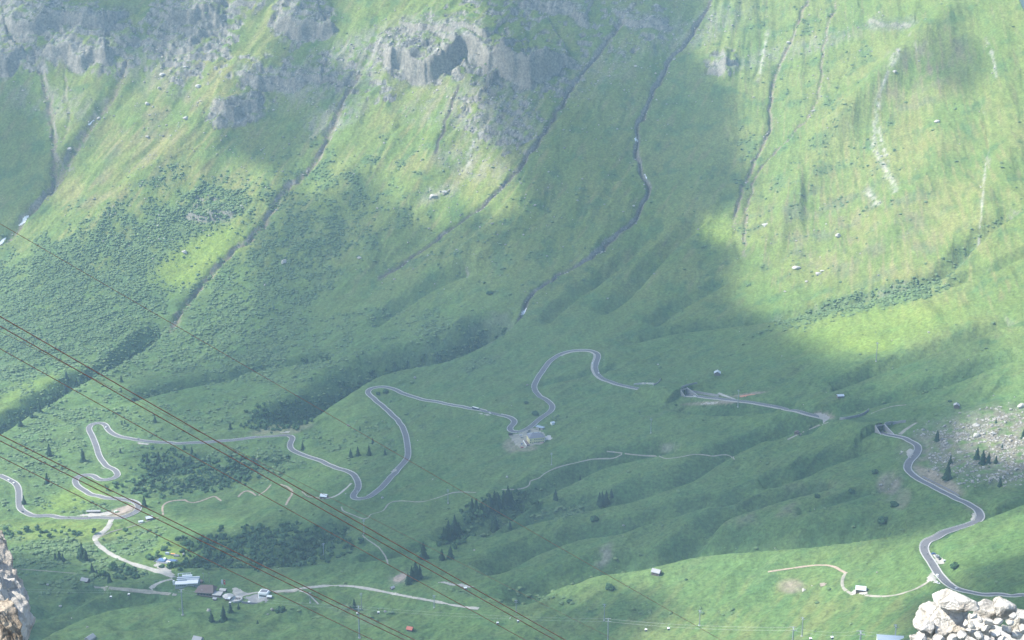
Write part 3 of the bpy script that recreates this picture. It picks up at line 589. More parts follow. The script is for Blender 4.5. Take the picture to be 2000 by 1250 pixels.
def offs(P, o):
    d = np.gradient(P[:, :2], axis=0); d /= np.linalg.norm(d, axis=1)[:, None] + 1e-9; Q = P.copy(); Q[:, 0] += -d[:, 1] * o; Q[:, 1] += d[:, 0] * o; return Q
def ribbon(mb, P, o0, o1, z0, z1=None, drape=False):
    A_ = offs(P, o0); B_ = offs(P, o1)
    if drape: A_[:, 2] = hgt(A_[:, 0], A_[:, 1]); B_[:, 2] = hgt(B_[:, 0], B_[:, 1])
    A_[:, 2] += z0; B_[:, 2] += z0 if z1 is None else z1; n = len(P)
    mb.add(list(A_) + list(B_), [(k + 1, k, n + k, n + k + 1) for k in range(n - 1)])
def wallrib(mb, P, o, t, h, zb=-.6):
    n = len(P); r = [offs(P, o - t / 2), offs(P, o + t / 2)]; V = []
    for q, z in ((r[0], zb), (r[0], h), (r[1], h), (r[1], zb)): q = q.copy(); q[:, 2] += z; V += list(q)
    F = []
    for k in range(n - 1):
        for j in range(3): F.append((j * n + k, j * n + k + 1, (j + 1) * n + k + 1, (j + 1) * n + k))
    F += [(0, n, 2 * n, 3 * n), (n - 1, 4 * n - 1, 3 * n - 1, 2 * n - 1)]
    mb.add(V, F)
M_ASPH = mat('asphalt', (.135, .132, .140), .8, .14, .12, bump=.1)
M_LINE = mat('road_paint', (.62, .62, .60), .6, .1, 1.0)
M_CONC = mat('pale_concrete', (.44, .43, .41), .85, .12, .6)
M_DCONC = mat('grey_concrete', (.26, .255, .25), .9, .18, .4)
M_GRAV = mat('pale_gravel', (.37, .35, .31), .95, .22, .35, bump=.3)
M_TRACK = mat('dirt_track', (.28, .265, .215), .95, .25, .25, bump=.3)
M_TRAIL = mat('brown_trail', (.33, .26, .20), .95, .25, .3)
M_EARTH = mat('bare_earth', (.30, .245, .20), .95, .3, .2, bump=.3)
rmb = MB(); lmb = MB()
for P in RD:
    ribbon(rmb, P, RW, -RW, .16, .16); ribbon(lmb, P, RW - .15, RW - .45, .175); ribbon(lmb, P, -RW + .45, -RW + .15, .175)
link('road', rmb.mesh('road'), M_ASPH, kind='structure'); link('road_markings', lmb.mesh('road_markings'), M_LINE, kind='structure')
vb = MB()
for P, o0, o1 in ((RD[1], 7.6, 4.0), (RD[2][:int(len(RD[2]) * .098)], 7.0, 4.0)): ribbon(vb, P, o0, o1, .13)
s_ = int(len(RD[2]) * .03); e_ = int(len(RD[2]) * .16)
link('gravel_verge', vb.mesh('gravel_verge'), M_GRAV, kind='structure')

def nearest_s(P, px, py):
    w = unproj(px, py)[0]; return int(np.argmin(np.hypot(P[:, 0] - w[0], P[:, 1] - w[1])))
# low pale parapets along the kerb, in runs with gaps where the photograph shows them
RUNS = []
def run(P, a, b, side, label):
    i, j = sorted((nearest_s(P, *a), nearest_s(P, *b)));
    if j - i < 3: return
    q = P[i:j + 1]; m = MB(); wallrib(m, q, side * (RW + .4), .42, .7); c = q.mean(0)
    o = m.build('parapet', M_CONC, label=label, category='parapet', group='low pale parapets along the pass road'); RUNS.append(o)
r0, r1, r2 = RD
for a, b_, nm_ in (((2000, 1164), (1836, 1126), 'on the road that leaves the frame at the right edge'), ((1836, 1126), (1802, 1069), 'past the roadside car park lower right'),
                   ((1802, 1069), (1905, 1021), 'on the bend above the lit lower right slope'), ((1905, 1021), (1800, 940), 'along the straight below the grey cutting'),
                   ((1800, 940), (1777, 900), 'around the bend left of the boulder field'), ((1777, 900), (1725, 847), 'between the boulder field and right tunnel mouth')):
    run(r0, a, b_, 1, 'pale parapet on left kerb ' + nm_); run(r0, a, b_, -1, 'pale parapet on right kerb ' + nm_)
SEG = [((1162, 712), (1041, 757), 'on the round bend above the yellow hotel', (1, -1)), ((1041, 757), (1078, 802), 'on the curve just above the yellow hotel', (1,)), ((1078, 802), (1024, 842), 'on the ramp that runs down to the yellow hotel', (1,)),
       ((1008, 846), (975, 810), 'around the hairpin beside the yellow hotel', (1, -1)), ((945, 803), (861, 787), 'between the coach and the hotel hairpin', (1, -1)), ((861, 787), (760, 756), 'left of the coach towards the grassy crest bend', (1, -1)),
       ((760, 756), (759, 803), 'around the hairpin on the grassy crest', (1, -1)), ((759, 803), (798, 892), 'down the steep stretch below the crest hairpin', (1, -1)), ((798, 892), (722, 971), 'on the diagonal stretch above the lowest middle hairpin', (1, -1)),
       ((705, 976), (692, 925), 'around the lowest middle hairpin', (1, -1)), ((692, 925), (607, 893), 'between the pale-roofed hut hairpin and the gorge', (1, -1)), ((607, 893), (567, 850), 'on the bend at the mouth of the wooded gorge', (1, -1)),
       ((500, 855), (312, 865), 'on the long level stretch left of the gorge', (1, -1)), ((312, 865), (217, 847), 'on the level stretch near the upper left hairpin', (1, -1)), ((217, 847), (171, 836), 'around the upper left hairpin', (1, -1)),
       ((171, 836), (203, 907), 'below the upper left hairpin', (1, -1)), ((203, 907), (190, 935), 'around the small bend in the left serpentines', (1, -1)), ((190, 935), (148, 947), 'around the leftward serpentine bend', (1, -1)),
       ((148, 947), (255, 977), 'between leftward bend and brown gravel bend', (1, -1)), ((255, 977), (237, 1011), 'around the brown gravel bend', (1, -1)), ((125, 1011), (38, 992), 'below the lit left meadow', (1, -1)), ((38, 992), (0, 929), 'on the road that leaves the frame at the left edge', (1, -1))]
for a, b_, nm_, sd in SEG:
    for s in sd: run(r2, a, b_, s, ('pale parapet on outer kerb ' if s > 0 else 'pale parapet on inner kerb ') + nm_)

PPTS = []
def path(pts, w, m, name='path', z=.22, seg=4):
    P = polyw(pts, seg, 2); PPTS.append(np.c_[smooth_poly(P, 2.5, 0)[:, :2], np.full(len(smooth_poly(P, 2.5, 0)), w / 2 + 2.0)]); k = np.arange(len(P)); P = smooth_poly(P, 4.0, 0); mb = MB(); wv_ = w * (1 + .22 * perlin(np.arange(len(P)) * .3, np.zeros(len(P)) + w, 7))
    A_ = offs(P, 1); d = A_[:, :2] - P[:, :2]; rows = []
    for o in (1, .33, -.33, -1): q = P.copy(); q[:, :2] += d * (o * wv_ / 2)[:, None]; q[:, 2] = hgt(q[:, 0], q[:, 1]) + z + (.12 if abs(o) < .5 else 0); rows.append(q)
    n = len(P); F = [((j) * n + k_ + 1, j * n + k_, (j + 1) * n + k_, (j + 1) * n + k_ + 1) for j in range(3) for k_ in range(n - 1)]
    mb.add(list(np.concatenate(rows)), F); return link(name, mb.mesh(name), m, kind='structure')
path([(217, 1015), (213, 1028), (200, 1040), (186, 1049), (185, 1056), (196, 1068), (215, 1082), (240, 1094), (270, 1105), (300, 1113), (320, 1120), (340, 1128)], 6.5, M_GRAV)
path([(462, 1166), (490, 1159), (520, 1155), (560, 1154), (600, 1148), (640, 1144), (680, 1144), (720, 1150), (760, 1158), (800, 1166), (830, 1171), (870, 1179), (900, 1185), (935, 1189)], 4.6, M_GRAV)
path([(184, 1147), (230, 1150), (290, 1156), (345, 1162)], 3.6, M_TRACK); path([(294, 1151), (303, 1142), (320, 1135), (337, 1131)], 5, M_GRAV)
path([(585, 1154), (600, 1158), (612, 1170), (622, 1180)], 2.2, M_GRAV)
TR = [([(319, 1006), (316, 990), (325, 981), (345, 977), (362, 977)], 2.4), ([(360, 976), (372, 983), (390, 980), (410, 972), (420, 968), (432, 979)], 2.6), ([(465, 971), (475, 960), (487, 958), (500, 968)], 2.4), ([(505, 968), (520, 958), (529, 947)], 2.2),
      ([(548, 946), (565, 952), (573, 963), (564, 975), (558, 987)], 2.8), ([(590, 960), (602, 972), (612, 970), (632, 975)], 1.8)]
for p, w in TR: path(p, w, M_TRAIL)
path([(636, 974), (655, 970), (670, 960), (686, 944)], 4.4, M_GRAV)
path([(667, 990), (668, 998), (690, 1006), (710, 1015), (720, 1012), (722, 1005), (735, 1002), (750, 998), (757, 985), (765, 980), (785, 978), (805, 980), (825, 981), (850, 974), (870, 967), (885, 962), (900, 961), (930, 962)], 1.9, M_TRACK)
path([(708, 1045), (715, 1053), (735, 1065), (745, 1075), (755, 1090), (758, 1103)], 1.8, M_TRACK)
path([(980, 956), (1000, 957), (1025, 954), (1037, 946), (1032, 940), (1055, 934), (1062, 925), (1090, 912), (1130, 903), (1155, 897), (1175, 896), (1200, 896), (1213, 888), (1220, 886), (1200, 883), (1185, 882)], 1.5, M_TRACK)
path([(1220, 886), (1250, 890), (1290, 891), (1298, 897), (1330, 893), (1355, 887), (1380, 889), (1393, 892), (1410, 888), (1425, 889), (1435, 898)], 1.5, M_TRACK)
path([(1701, 808), (1720, 800), (1745, 793), (1770, 791)], 1.8, M_TRACK); path([(1403, 768), (1420, 775), (1436, 780)], 3, M_GRAV); path([(1757, 849), (1770, 838), (1790, 826)], 5, M_TRACK)
path([(1538, 859), (1560, 848), (1590, 836), (1618, 825)], 2.4, M_TRACK)
path([(1665, 1161), (1648, 1152), (1644, 1140), (1646, 1128), (1652, 1118)], 3.2, M_TRACK); path([(1654, 1120), (1644, 1116), (1630, 1106), (1600, 1103), (1560, 1108), (1500, 1117)], 2.6, M_TRAIL)
path([(1690, 1163), (1720, 1166), (1750, 1163), (1780, 1154), (1800, 1145), (1812, 1137)], 3.4, M_TRACK)
path([(185, 1056), (210, 1040), (260, 1028), (300, 1014), (311, 1010)], 1.4, M_TRACK)
path([(10, 1110), (60, 1113), (110, 1117), (160, 1121)], 1.2, M_TRACK)

def patch(name, poly, m, z=.3, step=1.6):
    """irregular sheet draped on the ground inside a polygon given by its corners"""
    p = np.array(poly, float); W_ = unproj(p[:, 0], p[:, 1]); Q = smooth_poly(np.vstack([W_, W_[:1]]), 3, 1)[:-1]
    lo = Q[:, :2].min(0); hi = Q[:, :2].max(0); xs = np.arange(lo[0], hi[0] + step, step); ys = np.arange(lo[1], hi[1] + step, step); XX, YY = np.meshgrid(xs, ys)
    XX = XX + .5 * perlin(XX / 5, YY / 5, 3); ins = np.zeros(XX.shape, bool); j = len(Q) - 1
    wx = XX + 1.2 * perlin(XX / 7, YY / 7, 8); wy = YY + 1.2 * perlin(XX / 7, YY / 7, 9)
    for i in range(len(Q)):
        c = ((Q[i, 1] > wy) != (Q[j, 1] > wy)) & (wx < (Q[j, 0] - Q[i, 0]) * (wy - Q[i, 1]) / (Q[j, 1] - Q[i, 1] + 1e-12) + Q[i, 0]); ins ^= c; j = i
    fi = ins[:-1, :-1] & ins[1:, 1:] & ins[1:, :-1] & ins[:-1, 1:]; a = (np.arange(len(ys) - 1)[:, None] * len(xs) + np.arange(len(xs) - 1))[fi]
    if len(a) == 0: return
    me = np_mesh(name, np.stack([XX, YY, hgt(XX, YY) + z], -1).reshape(-1, 3), np.stack([a, a + 1, a + len(xs) + 1, a + len(xs)], -1)); return link(name, me, m, kind='structure')
patch('gravel', [(1784, 877), (1787, 885), (1779, 898), (1769, 893), (1768, 880)], M_GRAV)
patch('gravel', [(1899, 1000), (1909, 1004), (1907, 1016), (1900, 1019), (1893, 1011)], M_GRAV)
patch('gravel', [(1818, 1082), (1824, 1080), (1836, 1087), (1848, 1095), (1846, 1101), (1830, 1103)], M_GRAV)
patch('gravel', [(1805, 1132), (1812, 1127), (1817, 1116), (1823, 1118), (1832, 1132), (1838, 1142), (1824, 1141), (1812, 1137)], M_GRAV)
patch('gravel', [(142, 1009), (172, 1002), (205, 999), (222, 1000), (220, 1007), (190, 1009)], M_GRAV); patch('bare_ground', [(212, 1000), (232, 992), (250, 985), (263, 986), (264, 994), (246, 1003), (225, 1008)], M_EARTH)
patch('gravel', [(1584, 806), (1610, 805), (1626, 814), (1633, 820), (1600, 812)], M_GRAV); patch('gravel', [(1360, 786), (1400, 785), (1428, 786), (1398, 790), (1372, 791)], M_GRAV)
patch('gravel', [(540, 847), (553, 843), (569, 840), (566, 847)], M_GRAV); patch('gravel', [(271, 864), (300, 867), (285, 870), (262, 866)], M_GRAV)
patch('gravel', [(762, 922), (768, 915), (775, 915), (776, 919), (768, 926)], M_GRAV); patch('gravel', [(195, 913), (200, 912), (213, 920), (205, 919)], M_GRAV)
patch('gravel', [(820 + 110, 812 - 3), (938, 806), (963, 812), (955, 814)], M_GRAV)
YARD = patch('hotel_yard', [(992, 851), (1012, 847), (1034, 838), (1046, 834), (1068, 848), (1066, 868), (1034, 872), (1026, 878), (1014, 876), (1003, 866)], M_TRACK)
patch('gravel', [(1063, 851), (1077, 848), (1081, 855), (1075, 861), (1062, 860)], M_CONC)
patch('gravel', [(1660, 1156), (1672, 1148), (1692, 1150), (1696, 1160), (1688, 1164), (1664, 1164)], M_GRAV); patch('gravel', [(1773, 1075), (1777, 1075), (1775, 1083), (1778, 1089), (1773, 1087)], M_GRAV)
patch('gravel', [(298, 1103), (310, 1099), (324, 1105), (340, 1118), (343, 1128), (320, 1118)], M_GRAV)
patch('gravel', [(452, 1148), (466, 1148), (476, 1156), (498, 1158), (480, 1164), (466, 1172), (454, 1163)], M_GRAV); patch('gravel', [(474, 1168), (500, 1160), (512, 1158), (522, 1168), (530, 1172), (515, 1182), (488, 1175)], M_DCONC)
patch('gravel', [(520, 1153), (560, 1152), (600, 1148), (590, 1153), (550, 1158), (530, 1160)], M_TRACK); patch('stony_ground', [(850, 1138), (860, 1135), (900, 1140), (932, 1143), (930, 1149), (890, 1144)], M_GRAV)
patch('bare_ground', [(765, 1135), (772, 1122), (795, 1118), (796, 1128), (780, 1140)], M_EARTH); patch('stony_ground', [(1442, 774), (1477, 768), (1480, 771), (1446, 778)], mat('orange_netting', (.50, .22, .14), .8, .15))
patch('stony_ground', [(1600, 1142 - 3), (1620, 1136), (1612, 1146), (1596, 1146)], M_EARTH)
# snow left in the gullies
M_SNOW = mat('old_snow', (.78, .80, .82), .6, .08, .3)
for poly in ([(171, 242), (182, 232), (186, 235), (174, 247)], [(33, 443), (44, 425), (55, 419), (58, 423), (46, 438)], [(-5, 478), (10, 462), (15, 465), (2, 480)], [(1013, 622), (1020, 606), (1028, 600), (1029, 604), (1020, 618)], [(1253, 341), (1260, 340), (1265, 352), (1261, 352)], [(1239, 270), (1245, 268), (1247, 278), (1241, 279)]): patch('snow', poly, M_SNOW, .5, 1.2)

# ------------------------------------------------------------------ scattered cover: shrubs, thicket, stones
def ico(n):
    bm = bmesh.new(); bmesh.ops.create_icosphere(bm, subdivisions=n, radius=1); V = np.array([v.co[:] for v in bm.verts]); F = np.array([[v.index for v in f.verts] for f in bm.faces]); bm.free(); return V, F
ICO1 = ico(1); ICO2 = ico(2)
BLD = [(352, 1140, 18), (370, 1136, 16), (400, 1158, 20), (420, 1156, 12), (458, 1170, 12), (445, 1165, 12), (508, 1165, 16), (325, 1098, 18), (315, 1102, 10), (337, 1096, 12), (335, 1086, 14), (345, 1090, 10), (327, 1084, 8), (388, 1136, 8), (1045, 855, 22), (1020, 865, 18), (633, 972, 10), (167, 1136, 9), (291, 1014, 9), (275, 1020, 6), (183, 1001, 12), (1282, 1121, 10), (1681, 1155, 12), (1401, 732, 10), (1641, 775, 8), (1335, 768, 12), (1718, 842, 12), (1735, 846, 12)]
bq = unproj([q[0] for q in BLD], [q[1] for q in BLD]); PPTS.append(np.c_[bq[:, :2], [q[2] for q in BLD]]); PPTS = np.concatenate(PPTS); XG = {}
for q in PPTS:
    for ax in range(int((q[0] - q[2]) // 8), int((q[0] + q[2]) // 8) + 1):
        for ay in range(int((q[1] - q[2]) // 8), int((q[1] + q[2]) // 8) + 1): XG.setdefault((ax, ay), []).append(q)
def clear(x, y):
    k = np.ones(len(x), bool)
    for i, key in enumerate(zip((x // 8).astype(int), (y // 8).astype(int))):
        for q in XG.get(key, ()):
            if (x[i] - q[0]) ** 2 + (y[i] - q[1]) ** 2 < q[2] ** 2: k[i] = False; break
    return k
def sample(dens_map, area_div=1.0):
    """Poisson points with dens_map points per m2"""
    ar = (dx * dy); lam = dens_map * ar; k = NR.poisson(np.clip(lam, 0, 20)); J, I = np.nonzero(k); kk = k[J, I]; J = np.repeat(J, kk); I = np.repeat(I, kk)
    u = UA[I] + (NR.rand(len(I)) - .5) * (UA[1] - UA[0]); y = YA[J] + (NR.rand(len(I)) - .5) * dy[J, 0]; y = np.clip(y, 851, 3599); x = u * y; c_ = clear(x, y); x, y, J, I = x[c_], y[c_], J[c_], I[c_]; return x, y, hgt(x, y), J, I
def lumps(name, x, y, z, r, hz, m, colA, colB, base=ICO1, rough=.28, sink=.25, props=None, tv=None):
    Vb, Fb = base; n = len(x); nv = len(Vb); rot = NR.rand(n) * 6.283; c, s = np.cos(rot), np.sin(rot); sx = r * (.75 + .5 * NR.rand(n)); sy = r * (.75 + .5 * NR.rand(n))
    B = Vb[None] * (1 + rough * (NR.rand(n, nv, 1) - .5) * 2); vx = B[..., 0] * sx[:, None]; vy = B[..., 1] * sy[:, None]; vz = B[..., 2] * hz[:, None]
    V = np.stack([x[:, None] + vx * c[:, None] - vy * s[:, None], y[:, None] + vx * s[:, None] + vy * c[:, None], (z + hz * (1 - 2 * sink))[:, None] + vz], -1).reshape(-1, 3)
    F = (Fb[None] + (np.arange(n) * nv)[:, None, None]).reshape(-1, 3); me = np_mesh(name, V, F)
    t = (NR.rand(n) if tv is None else tv)[:, None, None]; cc = np.array(colA)[None, None] * (1 - t) + np.array(colB)[None, None] * t; cc = np.repeat(cc, nv, 1); cc = cc * (.82 + .36 * NR.rand(n, nv, 1)); set_col(me, cc.reshape(-1, 3))
    return link(name, me, m, **(props or {'kind': 'stuff'}))
def colmat(name, rough=.9, tl_=0.0):
    m, nt, b = new_mat(name); at = nt.nodes.new('ShaderNodeAttribute'); at.attribute_name = 'Col'; nt.links.new(at.outputs['Color'], b.inputs['Base Color']); b.inputs['Roughness'].default_value = rough; b.inputs['Specular IOR Level'].default_value = .12; return m
M_SHR = colmat('shrub_leaves'); M_STONE = colmat('stone')
PXf, PYf = project(X2, Y2, H); inframe = ((PXf > -60) & (PXf < 2060) & (PYf > -60) & (PYf < 1320)).astype(np.float32)
free = 1 - sstep(0, .3, ROADM)
for P, w in ((RD[0], 9), (RD[1], 9), (RD[2], 9)): pass
sh = shd * inframe * free
x, y, z, J, I = sample(.17 * sh ** 1.5 * sstep(-.45, .25, fbm(X2 / 14, Y2 / 16, 3, 401)) * 1.4 + .012 * sh + .0011 * inframe * free * sstep(.0, .3, n3))
r = .8 + 2.6 * NR.rand(len(x)) ** 2; lumps('shrubs', x, y, z, r, r * (.38 + .25 * NR.rand(len(x))), M_SHR, (.095, .155, .068), (.145, .205, .09), rough=.3)
print('shrubs', len(x))
thick = np.maximum(1.15 * sstep(.25, .6, SHW) * blobs([(640, 780, 330, 90, 20, 1), (840, 722, 150, 50, 15, .9), (100, 770, 230, 110, 30, .7), (450, 1060, 260, 70, 0, 1)], PXf, PYf), blobs([(520, 1070, 150, 34, 3, .9), (545, 815, 60, 26, 10, .9), (360, 1095, 60, 20, 0, .7), (380, 930, 140, 28, 8, .62), (330, 905, 60, 25, 0, .5), (1000, 985, 70, 22, 20, .45), (890, 1045, 40, 18, 20, .6), (960, 1000, 60, 25, 10, .55), (250, 1120, 30, 14, 0, .5), (120, 1045, 120, 12, 0, .2)], PXf, PYf)) * inframe * free * sstep(-.5, .05, n4 + .2)
x, y, z, J, I = sample(.036 * thick); r = 1.7 + 1.9 * NR.rand(len(x)); 
k3 = 3; xx = np.repeat(x, k3) + NR.randn(len(x) * k3) * 1.2; yy = np.repeat(y, k3) + NR.randn(len(x) * k3) * 1.2; yy = np.clip(yy, 851, 3599); rr = np.repeat(r, k3) * (.55 + .4 * NR.rand(len(xx))); zz = hgt(xx, yy) + np.repeat(r, k3) * NR.rand(len(xx)) * 1.1
lumps('thicket', xx, yy, zz, rr, rr * .95, M_SHR, (.032, .075, .034), (.070, .130, .055), rough=.35, sink=.35, tv=np.clip(np.repeat(NR.rand(len(x)), k3) * .6 + .4 * NR.rand(len(xx)), 0, 1)); print('thicket', len(xx))
# stones
st = np.clip(.016 * DIRT * mtn + .00008 + .02 * SCAR + .010 * ROCK * mtn + .030 * sc * mtn + (.009 * blobs([(400, 250, 260, 150, 50, 1), (1000, 300, 260, 200, 60, .5), (850, 330, 160, 120, 60, .7), (1250, 120, 150, 120, 60, .8), (1600, 60, 200, 100, 60, .5), (1650, 450, 160, 80, 0, .12)], PXf, PYf)) * sstep(-.4, .3, n3 + n4), 0, 1) * inframe
x, y, z, J, I = sample(st); r = .35 + 1.9 * NR.rand(len(x)) ** 4 + .4 * NR.rand(len(x)); lumps('scree_stones', x, y, z, r, r * .7, M_STONE, (.42, .40, .36), (.26, .25, .23), rough=.35); print('stones', len(x))
bf = blobs([(1905, 855, 80, 42, 15, .8), (1960, 880, 80, 60, 0, .9), (1850, 880, 80, 48, 0, .75), (1960, 840, 60, 40, 0, 1), (1930, 920, 110, 30, 0, .35), (1735, 950, 22, 14, 60, .3), (1890, 845, 30, 24, 0, 1)], PXf, PYf) * inframe * free * sstep(-.4, .2, n3 + n4)
x, y, z, J, I = sample(.17 * bf); r = .3 + 1.5 * NR.rand(len(x)) ** 3; lumps('boulder_field_stones', x, y, z, r, r * .7, M_STONE, (.42, .40, .36), (.25, .24, .22), rough=.38)
# ------------------------------------------------------------------ trees
def g1(px, py): return unproj(px, py)[0]
def px2m(px_h, w):
    d = math.sqrt(w[0] ** 2 + w[1] ** 2 + (w[2] - CZ) ** 2); return px_h * d / FPX / (math.hypot(w[0], w[1]) / d)
M_SPR = colmat('spruce_needles'); M_BARK = mat('bark', (.11, .085, .065), .95, .25, 2)
def conifer_meshes(seed):
    r = np.random.RandomState(seed); V = []; F = []; Cc = []; nl = 15
    for l in range(nl):                                     # whorls of drooping, tapering boughs, unit height 1
        t = l / nl; z0 = .07 + .90 * t; rad = (.235 * (1 - t) ** .85 + .012) * (.8 + .4 * r.rand()); nb = int(11 - 6 * t)
        ph = r.rand() * 6.28
        for k in range(nb):
            if r.rand() < .10: continue
            a = ph + k * 6.283 / nb + (r.rand() - .5) * .5; rr = rad * (.65 + .6 * r.rand()); w = rr * .42 + .012; ca, sa = math.cos(a), math.sin(a)
            zt = z0 + .035 + .02 * r.rand(); ze = z0 - .25 * rr - .02 * r.rand(); o = len(V); mid = .55
            V += [(0, 0, zt), (ca * rr * mid - sa * w, sa * rr * mid + ca * w, z0 - .01), (ca * rr, sa * rr, ze), (ca * rr * mid + sa * w, sa * rr * mid - ca * w, z0 - .01), (ca * rr * mid, sa * rr * mid, z0 + .03), (ca * rr * mid, sa * rr * mid, z0 - .05)]
            F += [(o, o + 1, o + 4), (o + 1, o + 2, o + 4), (o + 2, o + 3, o + 4), (o + 3, o, o + 4), (o, o + 5, o + 1), (o + 1, o + 5, o + 2), (o + 2, o + 5, o + 3), (o + 3, o + 5, o)]
            cv = .75 + .5 * r.rand(); Cc += [(.026 * cv, .058 * cv, .030 * cv)] * 6
    o = len(V); V += [(.02 * math.cos(k), .02 * math.sin(k), .93) for k in (0, 2.1, 4.2)] + [(0, 0, 1.0)]; F += [(o, o + 1, o + 3), (o + 1, o + 2, o + 3), (o + 2, o, o + 3)]; Cc += [(.028, .06, .03)] * 4
    me = np_mesh('crown', np.array(V), np.array(F)); set_col(me, np.array(Cc)); me.materials.append(M_SPR)
    t = MB(); t.tube((0, 0, -.05), (0, 0, .5), .022, .010, 7); t.tube((0, 0, .5), (0, 0, .94), .010, .003, 5); tm = t.mesh('trunk'); tm.materials.append(M_BARK); return me, tm
CONM = [conifer_meshes(s) for s in (1, 2, 3, 4, 5)]
def spruce(px, py, hp, label, group, k):
    w = g1(px, py); h = px2m(hp, w) * (1.18 if 'clump' in group or 'stony' in group else 1.12); t = thing('spruce_tree', label, 'tree', (w[0], w[1], w[2] - .2), R.random() * 6.28, group); c, tr = CONM[k % 5]
    s = (h * R.uniform(.95, 1.2), h * R.uniform(.95, 1.2), h)
    for n_, m_ in (('crown', c), ('trunk', tr)):
        o = link(n_, m_, None, t); o.scale = s
ORD = ['leftmost', 'second from left', 'third from left', 'fourth from left', 'fifth from left', 'sixth from left', 'seventh from left', 'eighth from left', 'ninth from left', 'tenth from left', 'eleventh from left', 'twelfth from left', 'thirteenth from left', 'fourteenth from left', 'fifteenth from left']
GROUPS = [('spruces on the lit slope inside the left serpentines', 'dark spruce on the lit grass slope left of serpentines', [(97, 893, 24), (162, 900, 22), (92, 944, 18), (47, 985, 16), (282, 990, 20)]),
 ('spruces above the level road', 'small dark spruce above the long level road', [(62, 815, 14), (78, 806, 18), (96, 796, 14), (112, 782, 16), (128, 765, 18), (150, 752, 14), (40, 832, 16), (170, 742, 12), (130, 740, 16), (237, 746, 13), (244, 830, 9), (238, 829, 6), (303, 825, 13), (450, 838, 14)]),
 ('spruces below the level road', 'dark spruce on the shaded slope below the level road', [(310, 903, 20), (375, 886, 13), (288, 905, 16), (235, 884, 9)]),
 ('spruces on the bushy knoll', 'dark spruce on the bushy knoll left of the dirt track', [(108, 1091, 11), (116, 1094, 17), (123, 1096, 14), (155, 1090, 18), (161, 1094, 31), (168, 1097, 24), (180, 1118, 17), (189, 1122, 10), (214, 1138, 17)]),
 ('spruces below the lift stations', 'pointed spruce in the meadow below the lift stations', [(413, 1214, 18), (437, 1211, 26), (450, 1196, 18), (466, 1190, 11), (503, 1218, 7)]),
 ('spruces inside the middle hairpins', 'small spruce on the meadow inside the middle hairpins', [(591, 878, 14), (685, 893, 16), (699, 890, 17), (721, 889, 19), (728, 867, 12), (752, 888, 12), (703, 841, 9)]),
 ('spruces of the upper valley clump', 'tall dark spruce in the clump below the winding footpath', [(922, 1000, 24), (930, 1004, 28), (941, 1002, 20), (949, 1006, 20), (957, 996, 28), (966, 993, 30), (971, 1002, 22), (974, 992, 24), (983, 987, 26), (992, 985, 32), (999, 980, 18)]),
 ('spruces of the lower valley clump', 'dark spruce in the lower clump beside the central gully', [(867, 1050, 18), (871, 1056, 22), (882, 1052, 24), (876, 1046, 26), (888, 1042, 32), (896, 1042, 20), (961, 1033, 16), (968, 1037, 26), (996, 1032, 14)]),
 ('spruces by the stony ground', 'dark spruce beside the stony ground under the ropes', [(692, 1190, 18), (797, 1141, 20), (804, 1133, 24), (812, 1131, 30), (820, 1128, 22), (827, 1091, 28), (863, 1094, 20), (880, 1091, 22)]),
 ('spruces on the green bank right of the clump', 'dark spruce on the green bank right of the main clump', [(1085, 976, 18), (1133, 938, 10), (1171, 986, 22), (1176, 989, 26), (1184, 984, 23), (1194, 971, 15)]),
 ('spruces in the boulder field', 'dark spruce among the pale boulders right of the road', [(1830, 861, 20), (1850, 937, 32), (1856, 906, 16), (1908, 897, 22), (1919, 906, 25), (1930, 906, 20), (1945, 905, 14), (1953, 951, 16), (1957, 876, 9), (1998, 856, 16), (1945, 826, 9)])]
k = 0
for grp, base, L_ in GROUPS:
    L_ = sorted(L_)
    for i, (px, py, hp) in enumerate(L_): spruce(px, py, hp, base + ', ' + ORD[i], grp, k); k += 1
# broadleaf shrubs and small trees that stand alone
def leafy(px, py, wp, label, name='bush', cat='bush', dark=True, tall=.8, grp='single bushes on the meadows'):
    w = g1(px, py); r = px2m(wp, w) * .5 * .92; t = thing(name, label, cat, (w[0], w[1], w[2]), 0, grp); n = 46; P_ = NR.randn(n, 3); P_ /= np.linalg.norm(P_, axis=1)[:, None]; P_ *= (.35 + .6 * NR.rand(n, 1)); Vb, Fb = ICO1
    V = []; F = []; Cc = []
    for q in range(n):
        c = P_[q] * [r, r, r * tall * .75] + [0, 0, r * tall * .7]; c[2] = max(c[2], .15); s = r * (.20 + .2 * NR.rand()); F.append(Fb + len(Vb) * q); V.append(Vb * s * (1 + .5 * (NR.rand(12, 1) - .5)) + c); cv = .7 + .7 * NR.rand(); Cc.append(np.tile(np.array((.040, .085, .040) if dark else (.075, .14, .05)) * cv, (12, 1)))
    me = np_mesh('crown', np.concatenate(V), np.concatenate(F)); set_col(me, np.concatenate(Cc)); link('crown', me, M_SHR, t); m = MB(); m.tube((0, 0, -.3), (0, 0, r * tall * .7), r * .08 + .05, .04, 6); m.build('stem', M_BARK, t)
leafy(221, 1113, 17, 'round bright green broadleaf tree beside the dirt track', 'broadleaf_tree', 'tree', False, 1.3, 'broadleaf trees beside the dirt track'); leafy(199, 1124, 14, 'lower pale green broadleaf tree left of the round one', 'broadleaf_tree', 'tree', False, 1.1, 'broadleaf trees beside the dirt track')
leafy(936, 1008, 16, 'pale green broadleaf tree at the foot of the dark spruce clump', 'broadleaf_tree', 'tree', False, 1.3, 'broadleaf trees beside the dirt track')
